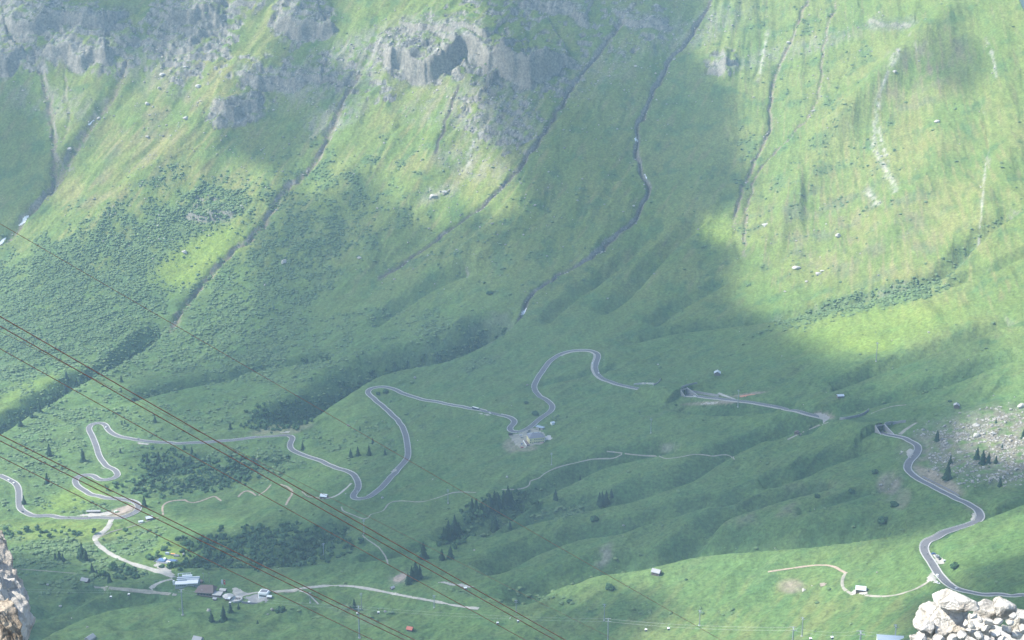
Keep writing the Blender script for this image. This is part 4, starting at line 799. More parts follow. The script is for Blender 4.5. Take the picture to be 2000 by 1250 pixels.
for px, py, wp, nm_ in [(956, 574, 13, 'on the shaded mountainside above the stream snow'), (1724, 1020, 22, 'widest, dark, on the shaded meadow left of right road'), (1747, 988, 18, 'dark, above the widest bush on the right meadow'), (1708, 924, 15, 'reddish, just left of the right road bend'), (1596, 971, 13, 'pale stony, in the purple patch of the meadow'), (1662, 962, 14, 'low, between two grassy ridges on the right meadow'),
                        (1028, 788, 10, 'left of the ramp down to the hotel'), (1046, 810, 15, 'inside the bend above the hotel'), (738, 770, 10, 'left one inside the crest hairpin'), (753, 767, 13, 'right one inside the crest hairpin'), (1161, 1016, 18, 'on the fold above the earth slip'), (1190, 1150, 20, 'on the lit lower ridge'), (1112, 1176, 12, 'small, on the lit ridge nose'), (1320, 792, 6, 'tiny, below the left tunnel mouth'), (1855, 785, 8, 'tiny, beside the far gable hut'), (1865, 1109, 18, 'brown, on the grass right of car park'), (548, 1195, 20, 'low, below the white upper station'), (1340, 1133, 6, 'tiny, on the lit lower meadow')]: leafy(px, py, wp, 'dark rounded bush ' + nm_, tall=.6)

# ------------------------------------------------------------------ boulders lying on the slopes
def boulder_mesh(seed, sub=3, planes=14, noise=.10):
    r = np.random.RandomState(seed); V, F = ico(sub); n = r.randn(planes, 3); n /= np.linalg.norm(n, axis=1)[:, None]; d = .62 + .38 * r.rand(planes); q = V @ n.T; rad = np.min(np.where(q > .05, d / np.maximum(q, .05), 9), 1); rad = np.minimum(rad, 1.25)
    f = fbm(V[:, 0] * 1.6 + seed, V[:, 1] * 1.6 + V[:, 2] * 1.1, 4, seed) + fbm(V[:, 2] * 2.2, V[:, 0] * 2 - V[:, 1], 4, seed + 5); return V * (rad * (1 + noise * f))[:, None], F
M_BLD = mat('grey_boulder', (.40, .385, .35), .9, .3, .8, bump=.5, bscale=3)
for i, (px, py, wp, nm_) in enumerate([(317, 148, 13, 'the dark-faced one on the sunlit upper left slope'), (363, 232, 11, 'the lone one midway down the sunlit left slope'), (288, 204, 10, 'the pale flat one on the sunlit left slope'), (311, 173, 8, 'just below the dark-faced one, upper left'), (289, 268, 8, 'the lowest pale one of the sunlit left slope'), (388, 170, 12, 'at the right edge of the upper left cluster'), (362, 132, 9, 'topmost of the upper left cluster'), (360, 493, 11, 'above the vivid green patch on the left'), (555, 513, 13, 'on the green slope left of centre'), (137, 292, 10, 'in the left stream gully'), (193, 232, 8, 'beside the snow in the left gully'),
                                      (1598, 537, 12, 'the larger of a pair on the sunlit right slope'), (1606, 530, 8, 'the smaller of a pair on the sunlit right slope'), (1555, 525, 14, 'low mound-like one on the sunlit right slope'), (1638, 462, 13, 'above the pair on the sunlit right slope'), (1494, 441, 12, 'near the right edge of the cloud shadow'), (1588, 218, 9, 'beside a runnel high on the right slope'), (1830, 238, 10, 'alone high on the right slope'), (1540, 84, 9, 'white one at the top of a right runnel'), (1747, 140, 8, 'on the crest of the bright right spur'), (1533, 570, 6, 'tiny one low on the sunlit right slope'),
                                      (1995, 796, 16, 'the tall pointed one at the right edge'), (703, 945 - 440, 8, 'small one on the green slope under the crags'), (845, 384, 12, 'left one of a pale pair under the cliff'), (870, 377, 11, 'right one of a pale pair under the cliff'), (770, 546, 6, 'pale one above the dark mid-slope bush'), (1908, 853, 14, 'largest pale slab in the boulder field'), (1905, 832, 12, 'pale slab at the top of the boulder field'), (1940, 848, 10, 'pale one right of the largest slab')]):
    w = g1(px, py); s = px2m(wp, w) * .5; V, F = boulder_mesh(i + 20); V = V * [s, s * .85, s * .62]; me = np_mesh('boulder', V, F); link('boulder', me, M_BLD, None, (w[0], w[1], w[2] + s * .25), label='boulder on the grass, ' + nm_, category='boulder', group='large boulders lying on the slopes')

# ------------------------------------------------------------------ huts
M_WOOD = mat('weathered_wood', (.13, .10, .085), .9, .3, 1.5, bump=.2); M_SHING = mat('grey_shingles', (.33, .33, .34), .8, .2, 2, bump=.3); M_TIN = mat('pale_tin_roof', (.58, .62, .66), .5, .08, 1.5, metal=.2)
M_REDR = mat('red_roof', (.48, .15, .11), .7, .15, 2); M_BLUER = mat('blue_grey_roof', (.34, .40, .48), .6, .08, 1.0); M_WHITE = mat('white_paint', (.80, .80, .78), .6, .05, 1); M_GLASS = mat('dark_glass', (.035, .045, .06), .15, .05, 1, spec=.6); M_STW = mat('stone_wall', (.32, .30, .27), .9, .3, 2, bump=.4)
M_YEL = mat('yellow_render', (.74, .65, .36), .85, .06, .8); M_SLATE = mat('grey_slate', (.20, .20, .225), .7, .2, 1.2, bump=.2); M_BROWNR = mat('brown_roof', (.17, .125, .115), .8, .2, 1.2, bump=.2); M_STEEL = mat('grey_steel', (.36, .39, .42), .5, .1, 1, metal=.4); M_DARK = mat('dark_interior', (.03, .03, .035), .9, .1, 1); M_BLUEM = mat('blue_tarpaulin', (.10, .17, .30), .6, .2, 1); M_ORG = mat('orange_plastic', (.62, .30, .10), .6, .1, 1)
def gable_hut(px, py, L_, W_, hw, hr, rz, wm, rm, label, name='mountain_hut', cat='hut', grp='scattered alpine huts', nwin=1):
    w = g1(px, py); t = thing(name, label, cat, (w[0], w[1], w[2] - .2), math.radians(rz), grp); a, b_ = L_ / 2, W_ / 2
    m = MB(); m.add([(-a, -b_, -1.5), (a, -b_, -1.5), (a, b_, -1.5), (-a, b_, -1.5), (-a, -b_, hw), (a, -b_, hw), (a, b_, hw), (-a, b_, hw), (-a, 0, hw + hr), (a, 0, hw + hr)], [(0, 1, 5, 4), (2, 3, 7, 6), (1, 2, 6, 9, 5), (3, 0, 4, 8, 7), (4, 5, 9, 8), (6, 7, 8, 9)]); m.build('wall', wm, t)
    m = MB(); e = .55; sl = hr / b_; th = .18
    for sgn in (-1, 1):
        y1 = sgn * (b_ + e); z1 = hw - sl * e + .06; V = [(-a - e, 0, hw + hr + .06), (a + e, 0, hw + hr + .06), (a + e, y1, z1), (-a - e, y1, z1)]; V += [(p[0], p[1], p[2] + th) for p in V]; m.add(V, [(0, 1, 2, 3), (7, 6, 5, 4), (0, 4, 5, 1), (1, 5, 6, 2), (2, 6, 7, 3), (3, 7, 4, 0)])
    m.build('roof', rm, t); m = MB(); m.box((a + .04, 0, 1.0), (.08, 1.1, 2.0)); m.build('door', M_DARK, t)
    for k_ in range(nwin): m = MB(); m.box((-a * .4 + k_ * a * .8, -b_ - .04, hw * .6), (.9, .08, .8)); m.build('window', M_GLASS, t)
    return t
gable_hut(1401, 732, 8, 8.5, 3.6, 2.6, 80, M_WOOD, M_TIN, 'dark hut with pale gable roof above the left tunnel mouth')
gable_hut(1641, 775, 8, 5.5, 2.2, 1.4, 8, M_WOOD, M_TIN, 'low hut with pale blue roof between two grassy ridges')
gable_hut(1868, 795, 6, 6, 3, 1.8, 75, M_WOOD, M_SHING, 'small far hut with dark gable above boulder field')
gable_hut(1282, 1121, 8.5, 6.5, 3.4, 2.4, -28, M_WOOD, M_SHING, 'dark wooden hut with grey roof on the lit lower ridge', nwin=2)
gable_hut(1681, 1155, 8.5, 6.5, 3.4, 2.2, -15, M_WOOD, M_TIN, 'hut with pale roof on the gravel pad at track end', nwin=2)
gable_hut(167, 1136, 8.5, 6.5, 2.6, 2.2, -20, M_WOOD, M_SHING, 'grey-roofed hut on the dim meadow by the left rock')
gable_hut(176, 1250, 9, 7, 3.0, 2.4, 65, M_STW, M_SHING, 'stone hut with grey gable cut by the bottom edge, left'); gable_hut(387, 1252, 9, 7, 3, 2.4, -20, M_STW, M_SHING, 'grey-roofed hut cut by the bottom edge, second from left')
gable_hut(633, 972, 8.5, 6.5, 3.2, 2.2, -12, M_WOOD, M_TIN, 'pale-roofed hut beside the lowest middle hairpin'); gable_hut(291, 1014, 8, 6, 2.6, 1.8, 30, M_WOOD, M_TIN, 'blue-grey roofed hut below the brown gravel bend'); gable_hut(275, 1020, 5, 3, 1.8, .8, 20, M_WHITE, M_TIN, 'tiny white shed beside the blue-grey roofed hut', 'shed', 'shed')
gable_hut(801, 1231, 5.5, 5, 2.4, 1.8, -20, M_WOOD, M_REDR, 'little hut with bright red roof in the lower meadow'); gable_hut(1079, 828, 4.5, 4, 2.6, 1.0, 30, M_WHITE, M_TIN, 'little white cabin right of the yellow hotel', 'cabin', 'cabin')
gable_hut(1556, 847, 5, 4.5, 2.4, 1.2, 60, M_WOOD, M_BROWNR, 'tiny dark hut on the footpath in the right meadow'); gable_hut(1738, 1254, 20, 8, 4, 1.8, -8, M_WHITE, M_BLUER, 'large blue-grey roof cut by the bottom edge', 'lift_building', 'building', nwin=3); gable_hut(766, 1150, 4, 3.6, 2, 1.2, 40, M_WOOD, M_SHING, 'tiny dark hut left of the bare earth patch')
gable_hut(345 - 162, 1001, 17, 3.4, 2.6, .9, 3, M_WOOD, M_SHING, 'long low shelter behind the hairpin gravel patch', 'shelter', 'shelter', nwin=3)

# ------------------------------------------------------------------ the yellow hotel
def mbox(name, c, d, m, parent, rz=0.0): q = MB(); q.box(c, d, rz); return q.build(name, m, parent)
w = g1(1034, 868); wr = math.radians(13); t = thing('mountain_hotel', 'pale yellow two-storey hotel with grey hipped roof at the road hairpin', 'hotel', (w[0], w[1], w[2] - .1), wr)
HWd, HD, HH = 20.5, 15.0, 8.6
mbox('wall', (HWd / 2, HD / 2, HH / 2 - 1.5), (HWd, HD, HH + 3), M_YEL, t)
m = MB(); e = .8; m.add([(-e, -e, HH), (HWd + e, -e, HH), (HWd + e, HD + e, HH), (-e, HD + e, HH), (6, HD / 2, HH + 4.4), (HWd - 6, HD / 2, HH + 4.4)], [(3, 2, 1, 0), (0, 1, 5, 4), (1, 2, 5), (2, 3, 4, 5), (3, 0, 4)]); rf = m.build('roof', M_SLATE, t)
mbox('chimney', (7.5, HD / 2 + 2, HH + 4), (1, 1, 2.6), M_STW, rf); mbox('chimney', (14, HD / 2 + 1, HH + 4), (1, 1, 2.4), M_STW, rf)
for row in (2.0, 5.6):
    for k_ in range(7):
        if k_ == 1: continue
        f = mbox('window', (1.8 + k_ * 2.8, -.05, row + .6), (1.15, .14, 1.5), M_GLASS, t); mbox('sill', (1.8 + k_ * 2.8, -.12, row - .25), (1.4, .3, .14), M_CONC, f)
    for k_ in range(3): mbox('window', (-.05, 2.5 + k_ * 4.4, row + .6), (.14, 1.15, 1.5), M_GLASS, t)
mbox('door', (4.7, -.06, 1.1), (1.3, .16, 2.3), M_DARK, t); mbox('cornice', (HWd / 2, HD / 2, HH - .12), (HWd + .9, HD + .9, .24), M_CONC, t)
mbox('awning', (16.5, -1.6, 2.2), (4.2, 3.2, .2), mat('pink_awning', (.55, .36, .30), .8), t); mbox('annex', (HWd / 2 + 2, HD + 5.8, 2), (16, 10, 7), M_STW, t); mbox('annex_roof', (HWd / 2 + 2, HD + 5.9, 5.7), (17.2, 10.8, .5), M_BLUER, t)
mbox('terrace', (-3.2, 2.5, .2), (4.2, 16, 3.2), M_BROWNR, t); mbox('balustrade', (-5.5, 2.5, 1.5), (.45, 18, 1.7), M_WHITE, t)
w2 = g1(1070, 856); mbox('terrace_deck', (24.5, 5.5, .2), (7.5, 9, 2.6), M_CONC, t)
t = thing('storage_shed', 'low grey shed with pale blue roof behind the hotel', 'shed', tuple(g1(1055, 838)), math.radians(-35)); mbox('wall', (0, 0, 1.5), (11, 5, 3.4), M_STW, t); mbox('roof', (0, 0, 3.4), (12, 6, .35), M_BLUER, t); mbox('door', (1, -2.55, 1.1), (2.4, .12, 2.3), M_DARK, t)
t = thing('bus_shelter', 'dark little shelter on the gravel left of the hotel', 'shelter', tuple(g1(997, 851)), math.radians(5)); mbox('roof', (0, 0, 3), (6, 3, .3), M_DARK, t); mbox('back_wall', (0, 1.2, 1.4), (5.4, .2, 2.9), M_WOOD, t); mbox('post', (0, -1.2, 1.4), (.25, .25, 2.9), M_WOOD, t)

# ------------------------------------------------------------------ lift stations and chalet, lower left
w = g1(342, 1150); t = thing('cable_lift_station', 'long white lift station with stacked flat roofs at track end', 'lift station', (w[0], w[1], w[2] - .2), math.radians(6))
def panel_row(m, x0, x1, y, z, n):
    for k_ in range(n): m.box((x0 + (x1 - x0) * (k_ + .5) / n, y, z), ((x1 - x0) / n * .7, .12, 1.1))
mbox('base_wall', (12.5, 4, 1.4), (25, 8, 6), M_CONC, t); mbox('roof', (7, 3.2, 5.6), (14, 8.2, .8), M_WHITE, t); mbox('roof', (19, 3.8, 5.9), (12.5, 9.2, .8), M_WHITE, t); m = MB(); panel_row(m, 1, 12, -.06, 3.7, 5); m.build('window', M_GLASS, t); m = MB(); panel_row(m, 20.5, 25, -.06, 2.6, 3); m.build('window', M_GLASS, t)
mbox('machine_hall', (14, 13, 2.6), (24, 8, 7), M_BLUER, t); mbox('upper_roof', (13.5, 10, 6.6), (25, 1.3, .6), M_WHITE, t); mbox('upper_roof', (13.5, 13.2, 7.2), (25, 1.5, .6), M_WHITE, t); mbox('rooftop_box', (12, 16.5, 7.0), (11, 3, 2.4), M_WHITE, t); mbox('hatch', (5, 15.5, 6.6), (5, 3.5, .8), M_GLASS, t)
m = MB(); [m.box((2 + k_ * 4.5, 20.5, 6.5), (.35, .35, 4)) for k_ in range(4)]; m.box((8.8, 20.5, 8.6), (14.5, .5, .6)); m.box((2, 18, 8.6), (.5, 5, .6)); m.build('rail_frame', M_WHITE, t); m = MB(); m.box((-2.2, 9, 2.5), (2.2, 2.2, 6.5)); m.build('stair_tower', M_WHITE, t)
w = g1(378, 1165); t = thing('mountain_chalet', 'dark wooden chalet with broad brown roof beside the white station', 'chalet', (w[0], w[1], w[2] - .2), math.radians(-9))
mbox('wall', (12, 8, 2), (18, 12, 7.5), M_WOOD, t); m = MB(); m.add([(.5, 0, 5.0), (22.5, .8, 5.6), (22.5, 15.5, 5.6), (.5, 15.5, 5.0), (6, 8.5, 10.8), (20, 8.5, 11.6)], [(3, 2, 1, 0), (0, 1, 5, 4), (1, 2, 5), (2, 3, 4, 5), (3, 0, 4)]); m.build('roof', M_BROWNR, t)
for k_ in range(5): mbox('window', (5 + k_ * 3.4, 1.93, 2.6), (1.5, .12, 1.5), M_GLASS, t)
mbox('balcony', (14, 1.0, 1.4), (13, 2, .3), M_WOOD, t); mbox('annex', (26.5, 3.4, 1.6), (9, 9, 5), M_BROWNR, t); mbox('annex_roof', (26.5, 3.6, 4.3), (10, 9.6, .4), M_CONC, t); mbox('skylight', (9, 3.6, 7.2), (2.2, 1.4, .5), M_CONC, t)
w = g1(458, 1170); t = thing('round_terrace', 'round pale terrace with a small pointed-roof bar', 'terrace', (w[0], w[1], w[2] - .2), 0); m = MB(); m.prism([(8.5 * math.cos(a_), 6.8 * math.sin(a_)) for a_ in np.linspace(0, 6.283, 29)[:-1]], -1.5, .9); m.build('deck', M_CONC, t)
m = MB(); m.tube((-7, 1, .6), (-7, 1, 3.6), 4.6, 4.6, 8); m.build('bar_wall', M_WOOD, t); m = MB(); m.tube((-7, 1, 3.6), (-7, 1, 6.2), 6.4, .2, 8); m.build('bar_roof', M_CONC, t)
m = MB(); [m.box((2 + (k_ % 3) * 1.9, -2 + (k_ // 3) * 2.4, 1.3), (1.1, 1.1, .7), .4 * k_) for k_ in range(6)]; m.build('tables', M_WOOD, t)
for i_, (px, nm_, mt) in enumerate(((432.5, 'tall white flag on a pole behind the chalet terrace', M_WHITE), (437, 'red flag with white cross beside the white flag', mat('red_cloth', (.62, .08, .06), .8)))):
    w = g1(px, 1146 + i_ * .5); t = thing('flag', nm_, 'flag', tuple(w)); m = MB(); m.tube((0, 0, 0), (0, 0, 9), .09, .06, 7); m.build('pole', M_STEEL, t); m = MB(); n_ = 7; V = [(.1 + 1.9 * a_ / n_, .12 * math.sin(a_), z_) for z_ in (3.0, 8.8) for a_ in range(n_ + 1)]; m.add(V, [(a_, a_ + 1, n_ + 2 + a_, n_ + 1 + a_) for a_ in range(n_)]); V2 = [(x_, y_ + .03, z_) for x_, y_, z_ in V]; m.add(V2, [(a_, n_ + 1 + a_, n_ + 2 + a_, a_ + 1) for a_ in range(n_)]); m.build('cloth', mt, t)
    if i_: c_ = MB(); c_.box((1.05, -.2, 6.6), (.3, .08, 1.5)); c_.box((1.05, -.2, 6.6), (1.1, .08, .35)); c_.build('cross', M_WHITE, t)
w = g1(504, 1171); t = thing('chairlift_station', 'white rounded lift station with dark window band on grey platform', 'lift station', (w[0], w[1], w[2] - .2), math.radians(-12))
m = MB(); o_ = [(1.2, 0), (9.8, 0), (11, 1.2), (11, 8.8), (9.8, 10), (1.2, 10), (0, 8.8), (0, 1.2)]; m.prism(o_, 1.5, 8.0); m.build('wall', M_WHITE, t); m = MB(); m.prism([(5.5 + (x_ - 5.5) * .9, 5 + (y_ - 5) * .9) for x_, y_ in o_], 8.0, 8.7); m.build('roof', M_WHITE, t); mbox('skylight', (5.5, 5, 8.75), (7.2, 6, .25), M_SLATE, t)
mbox('window', (5.5, -.05, 5.2), (7.6, .14, 1.5), M_GLASS, t); mbox('window', (11.05, 5, 5.2), (.14, 6, 1.4), M_GLASS, t); mbox('pillar', (3, 3, 0), (1.2, 1.2, 4), M_STEEL, t); mbox('pillar', (8.5, 5, 0), (2, 2, 4), M_STEEL, t); mbox('loading_deck', (1, -3.5, -.6), (22, 7, 1.2), M_DCONC, t); mbox('retaining_wall', (-3, -7.6, -1.6), (26, .6, 3.6), M_SLATE, t); mbox('stair', (13.5, 2, .2), (3.2, 5, 3), M_STEEL, t)
w = g1(325, 1098); t = thing('storage_yard', 'blue-grey storage platform with two white cabins above the track', 'storage yard', (w[0], w[1], w[2] - .2), math.radians(-14)); mbox('platform', (0, 0, .3), (24, 12, 2.4), M_SLATE, t); mbox('netting', (-6, 1, 1.9), (9, 8, 1.2), M_BLUEM, t); mbox('netting', (7, 3, 1.8), (8, 5, 1), M_BLUEM, t); mbox('cabin', (-3.5, 3, 2.6), (2.6, 2.4, 2.4), M_WHITE, t); mbox('cabin', (4.5, -3.5, 2.4), (4.6, 2.4, 2.2), M_WHITE, t); mbox('fence', (-13, -2, 1), (.3, 9, 3), M_DCONC, t)
for px, py, nm_, mt, s_ in ((327, 1083, 'pale blue container above the storage platform', M_BLUER, (4.6, 2.4, 2.5)), (338, 1084, 'orange-topped heap of material right of the blue container', M_ORG, (6, 2.6, 1.6)), (345, 1087, 'dark skip right of the orange material', M_SLATE, (6.5, 3, 2.0))):
    t = thing('container', nm_, 'container', tuple(g1(px, py)), math.radians(-14), 'containers at the storage yard'); mbox('body', (0, 0, s_[2] / 2), s_, M_SLATE if mt is M_ORG else mt, t); mbox('lid', (0, 0, s_[2] + .12), (s_[0] * .96, s_[1] * .9, .24), mt, t); [mbox('rib', (x_, -s_[1] / 2 - .05, s_[2] / 2), (.14, .1, s_[2] * .9), M_STEEL, t) for x_ in (-s_[0] * .3, 0, s_[0] * .3)]

# ------------------------------------------------------------------ tunnel mouths and retaining walls
def portal(P, d, label, wingL, wingR, hgt_=7.2):
    """d: unit vector pointing into the hill"""
    t = thing('tunnel_portal', label, 'tunnel portal', tuple(P), math.atan2(d[1], d[0]), 'concrete mouths of the road galleries'); hw = 6.0
    m = MB(); m.add([(-1.5, -hw, 0), (16, -hw, -1), (16, hw, -1), (-1.5, hw, 0), (-1.5, -hw, hgt_), (16, -hw, hgt_ - 1), (16, hw, hgt_ - 1), (-1.5, hw, hgt_)], [(0, 1, 5, 4), (2, 3, 7, 6), (4, 5, 6, 7), (1, 2, 6, 5)]); m.build('gallery_lining', M_DCONC, t)
    f = MB(); f.add([(-1.5, -hw, .17), (16, -hw, .17), (16, hw, .17), (-1.5, hw, .17)], [(0, 1, 2, 3)]); f.build('gallery_floor', M_ASPH, t)
    m = MB(); m.box((-1.7, 0, hgt_ + .75), (.9, hw * 2 + 1.6, 1.6)); m.build('lintel', M_DCONC, t)
    for sgn, ln, tap in ((-1, wingR[0], wingR[1]), (1, wingL[0], wingL[1])):
        y0 = sgn * (hw + .05); y1 = sgn * (hw + .75); V = []
        for y_ in (y0, y1): V += [(-1.3, y_, -1), (-1.3 - ln, y_, -1), (-1.3 - ln, y_, tap), (-1.3, y_, hgt_ + 1.5)]
        m = MB(); m.add(V, [(0, 1, 2, 3), (7, 6, 5, 4), (0, 4, 5, 1), (1, 5, 6, 2), (2, 6, 7, 3), (3, 7, 4, 0)]); wg = m.build('wing_wall', M_DCONC, t); c_ = MB(); cl = []
        for y_ in (y0 - .1 * sgn, y1 + .1 * sgn): cl += [(-1.2, y_, hgt_ + 1.52), (-1.4 - ln, y_, tap + .02), (-1.4 - ln, y_, tap + .32), (-1.2, y_, hgt_ + 1.82)]
        c_.add(cl, [(0, 1, 2, 3), (7, 6, 5, 4), (0, 4, 5, 1), (1, 5, 6, 2), (2, 6, 7, 3), (3, 7, 4, 0)]); c_.build('coping', M_CONC, wg)
portal(TUN[0][0], TUN[0][1], 'concrete tunnel mouth with tall pale wing wall, right end of hidden road', (13, .8), (26, 1.0))
portal(TUN[1][0], TUN[1][1], 'dark concrete tunnel mouth with a car leaving it, left of pylon', (8, .8), (20, 2.6))
portal(TUN[2][0], TUN[2][1], 'half-hidden tunnel mouth where the round-bend road ends', (8, 1), (8, 1)); portal(TUN[3][0], TUN[3][1], 'half-hidden tunnel mouth beside the pale gravel apron', (6, 1), (6, 1))
def rwall(pts, h, label, m_=None, th=.7, name='retaining_wall'):
    P = polyw(pts, 4, 1); P[:, 2] = hgt(P[:, 0], P[:, 1]); m = MB(); wallrib(m, P, 0, th, h, -1.2); m.build(name, m_ or M_DCONC, label=label, category='wall', group='concrete retaining walls along the pass road')
rwall([(1640, 820), (1660, 818), (1685, 812), (1697, 802)], 3.0, 'curved grey retaining wall right of the pale gravel apron'); rwall([(1727, 831), (1745, 828), (1769, 825)], 3.2, 'dark retaining wall running right from the right tunnel mouth')
rwall([(1331, 760), (1343, 753), (1362, 749)], 2.2, 'dark wall climbing right from the left tunnel mouth'); rwall([(1345, 766), (1360, 768), (1382, 772), (1404, 775)], 3.4, 'long grey wall behind the car leaving the tunnel'); rwall([(1238, 752), (1256, 750), (1278, 751)], 2.4, 'stepped pale wall above the road end', M_CONC); rwall([(1276, 753), (1286, 748), (1290, 741)], 1.6, 'short grey wall curving up from the road end')
rwall([(1802, 932), (1830, 946), (1858, 960), (1874, 970)], 1.6, 'dark rock fence above the straight below the cutting', M_SLATE, .4)
# ------------------------------------------------------------------ lift towers, ropes, cabins
def tower(px, pt, pb, label, grp, name='lift_tower', big=False, rz=0.0):
    w = g1(px, min(pb, 1249)) if pb <= 1250 else None
    if w is None: w = unproj(px, pb)[0]
    h = px2m(pb - pt, w); t = thing(name, label, 'lift tower', (w[0], w[1], w[2]), rz, grp); r = .75 if big else .42
    m = MB(); m.tube((0, 0, -.5), (0, 0, h), r, r * .6, 12); m.build('mast', M_STEEL, t); mbox('foundation', (0, 0, .1), (2.6 if big else 1.9, 2.6 if big else 1.9, 1.0), M_CONC, t)
    aw = 5.6 if big else 3.6; mbox('crossarm', (0, 0, h), (.5, aw, .5), M_STEEL, t)
    for s in (-1, 1): m = MB(); m.box((0, s * aw / 2, h + .25), (5.5 if big else 3.2, .35, .45)); [m.tube((x_, s * aw / 2 - .12, h + .5), (x_, s * aw / 2 + .12, h + .5), .28, .28, 8) for x_ in ((-2.4, -1.2, 0, 1.2, 2.4) if big else (-1.3, 0, 1.3))]; m.build('sheave_beam', M_CONC if big else M_STEEL, t)
    m = MB(); m.box((r + .12, 0, h * .5), (.1, .4, h * .96)); m.build('ladder', M_STEEL, t); mbox('working_frame', (0, 0, h + 1.3), (.3, aw * .8, .25), M_STEEL, t)
    return np.array([w[0], w[1], w[2] + h])
GT = []
for px, pt, pb, nm_ in ((-160, 1150, 1200, 'outside the frame on the left'), (357, 1157, 1201, 'leftmost, below the white lift station'), (702, 1190, 1246, 'second from left, between two dark cabins'), (1187, 1214, 1262, 'third from left, its foot below the frame'), (1547, 1231, 1272, 'near the lit lower meadow, foot below the frame'), (1678, 1239, 1278, 'only its head above the bottom edge'), (2100, 1262, 1300, 'outside the frame on the right')):
    if -50 < px < 2050: GT.append(tower(px, pt, pb, 'big gondola lift mast ' + nm_, 'masts of the gondola lift', big=True))
    else: w = unproj(px, pb)[0]; GT.append(w + [0, 0, px2m(pb - pt, w)])
for px, pt, pb, nm_ in ((606, 1160, 1177, 'nearest the curving gravel spur'), (706, 1162, 1190, 'behind the second gondola mast'), (848, 1166, 1187, 'beside the long gravel track'), (1008, 1176, 1196, 'under the crossing ropes'), (1180, 1184, 1212, 'just above the third gondola mast'), (1366, 1196, 1222, 'standing on the sunlit lower meadow'), (1566, 1211, 1243, 'right of the sunlit meadow stream'), (1748, 1225, 1247, 'left of the foreground boulders')): tower(px, pt, pb, 'slender grey chairlift tower ' + nm_, 'towers of the lower chairlift')
for px, pt, pb, nm_ in ((1711, 672, 706, 'highest, on the sunlit ridge at right'), (1441, 764, 795, 'in front of the road near the orange netting'), (1271, 820, 846, 'alone on the meadow right of the hotel'), (1077, 887, 908, 'below the hotel'), (875, 959, 983, 'left of the spruce clump'), (711, 1018, 1042, 'where two footpaths meet'), (632, 1064, 1084, 'beside the lower thicket')): tower(px, pt, pb, 'slender tower of the upper lift ' + nm_, 'towers of the upper chairlift')
def rope_pts(pts, off, sag):
    out = []
    for a_, b_ in zip(pts[:-1], pts[1:]):
        for s in np.linspace(0, 1, 13)[:-1]: out.append(a_ * (1 - s) + b_ * s + np.array([off[0], off[1], -sag * 4 * s * (1 - s)]))
    out.append(pts[-1] + np.array([off[0], off[1], 0])); return np.array(out)
def rope_mesh(P, r, n=6):
    m = MB(); V = []; P = [Vector(p) for p in P]
    for i, p in enumerate(P):
        d = (P[min(i + 1, len(P) - 1)] - P[max(i - 1, 0)]).normalized(); u = d.cross(Vector((0, 0, 1))).normalized(); w_ = d.cross(u)
        for k_ in range(n): a_ = 6.2832 * k_ / n; V.append(p + u * r * math.cos(a_) + w_ * r * math.sin(a_))
    m.add(V, [(i * n + k_, i * n + (k_ + 1) % n, (i + 1) * n + (k_ + 1) % n, (i + 1) * n + k_) for i in range(len(P) - 1) for k_ in range(n)]); return m
M_ROPEG = mat('galvanised_rope', (.42, .45, .46), .5, .05, 1, metal=.5); GR = []
for s_, nm_ in ((-2.8, 'near'), (2.8, 'far')):
    P = rope_pts(GT, (0, s_), 2.5); GR.append(P); o = rope_mesh(P, .05, 5).build('haul_rope', M_ROPEG, label='thin haul rope of the gondola lift, ' + nm_ + ' strand on the masts', category='rope', group='haul ropes of the gondola lift')
def cab_proto():
    body = MB(); o_ = [(-1.0, -.75), (-.75, -1.0), (.75, -1.0), (1.0, -.75), (1.0, .75), (.75, 1.0), (-.75, 1.0), (-1.0, .75)]
    lo = [(x_ * .82, y_ * .82) for x_, y_ in o_]; V = [(x_, y_, -2.7) for x_, y_ in lo] + [(x_ * 1.15, y_ * 1.15, -1.9) for x_, y_ in o_] + [(x_ * 1.1, y_ * 1.1, -.75) for x_, y_ in o_]
    F = [tuple(range(8))[::-1]] + [(k_ + j * 8, (k_ + 1) % 8 + j * 8, (k_ + 1) % 8 + (j + 1) * 8, k_ + (j + 1) * 8) for j in (0, 1) for k_ in range(8)]; body.add(V, F)
    rf = MB(); rf.prism([(x_ * 1.15, y_ * 1.15) for x_, y_ in o_], -.75, -.5); rf.prism([(x_ * .8, y_ * .8) for x_, y_ in o_], -.5, -.3); hg = MB(); hg.box((0, 0, 1.6), (.14, .14, 4.0)); hg.box((0, 0, 3.5), (.9, .2, .3)); wi = MB(); wi.box((0, 0, -1.35), (2.34, 1.5, .8)); wi.box((0, 0, -1.35), (1.5, 2.34, .8))
    return [(n_, m_.mesh(n_), mt) for n_, m_, mt in (('cabin_shell', body, M_SLATE), ('cabin_roof', rf, M_WHITE), ('hanger', hg, M_STEEL), ('cabin_window', wi, M_GLASS))]
CAB = cab_proto()
for _, me, mt in CAB: me.materials.append(mt)
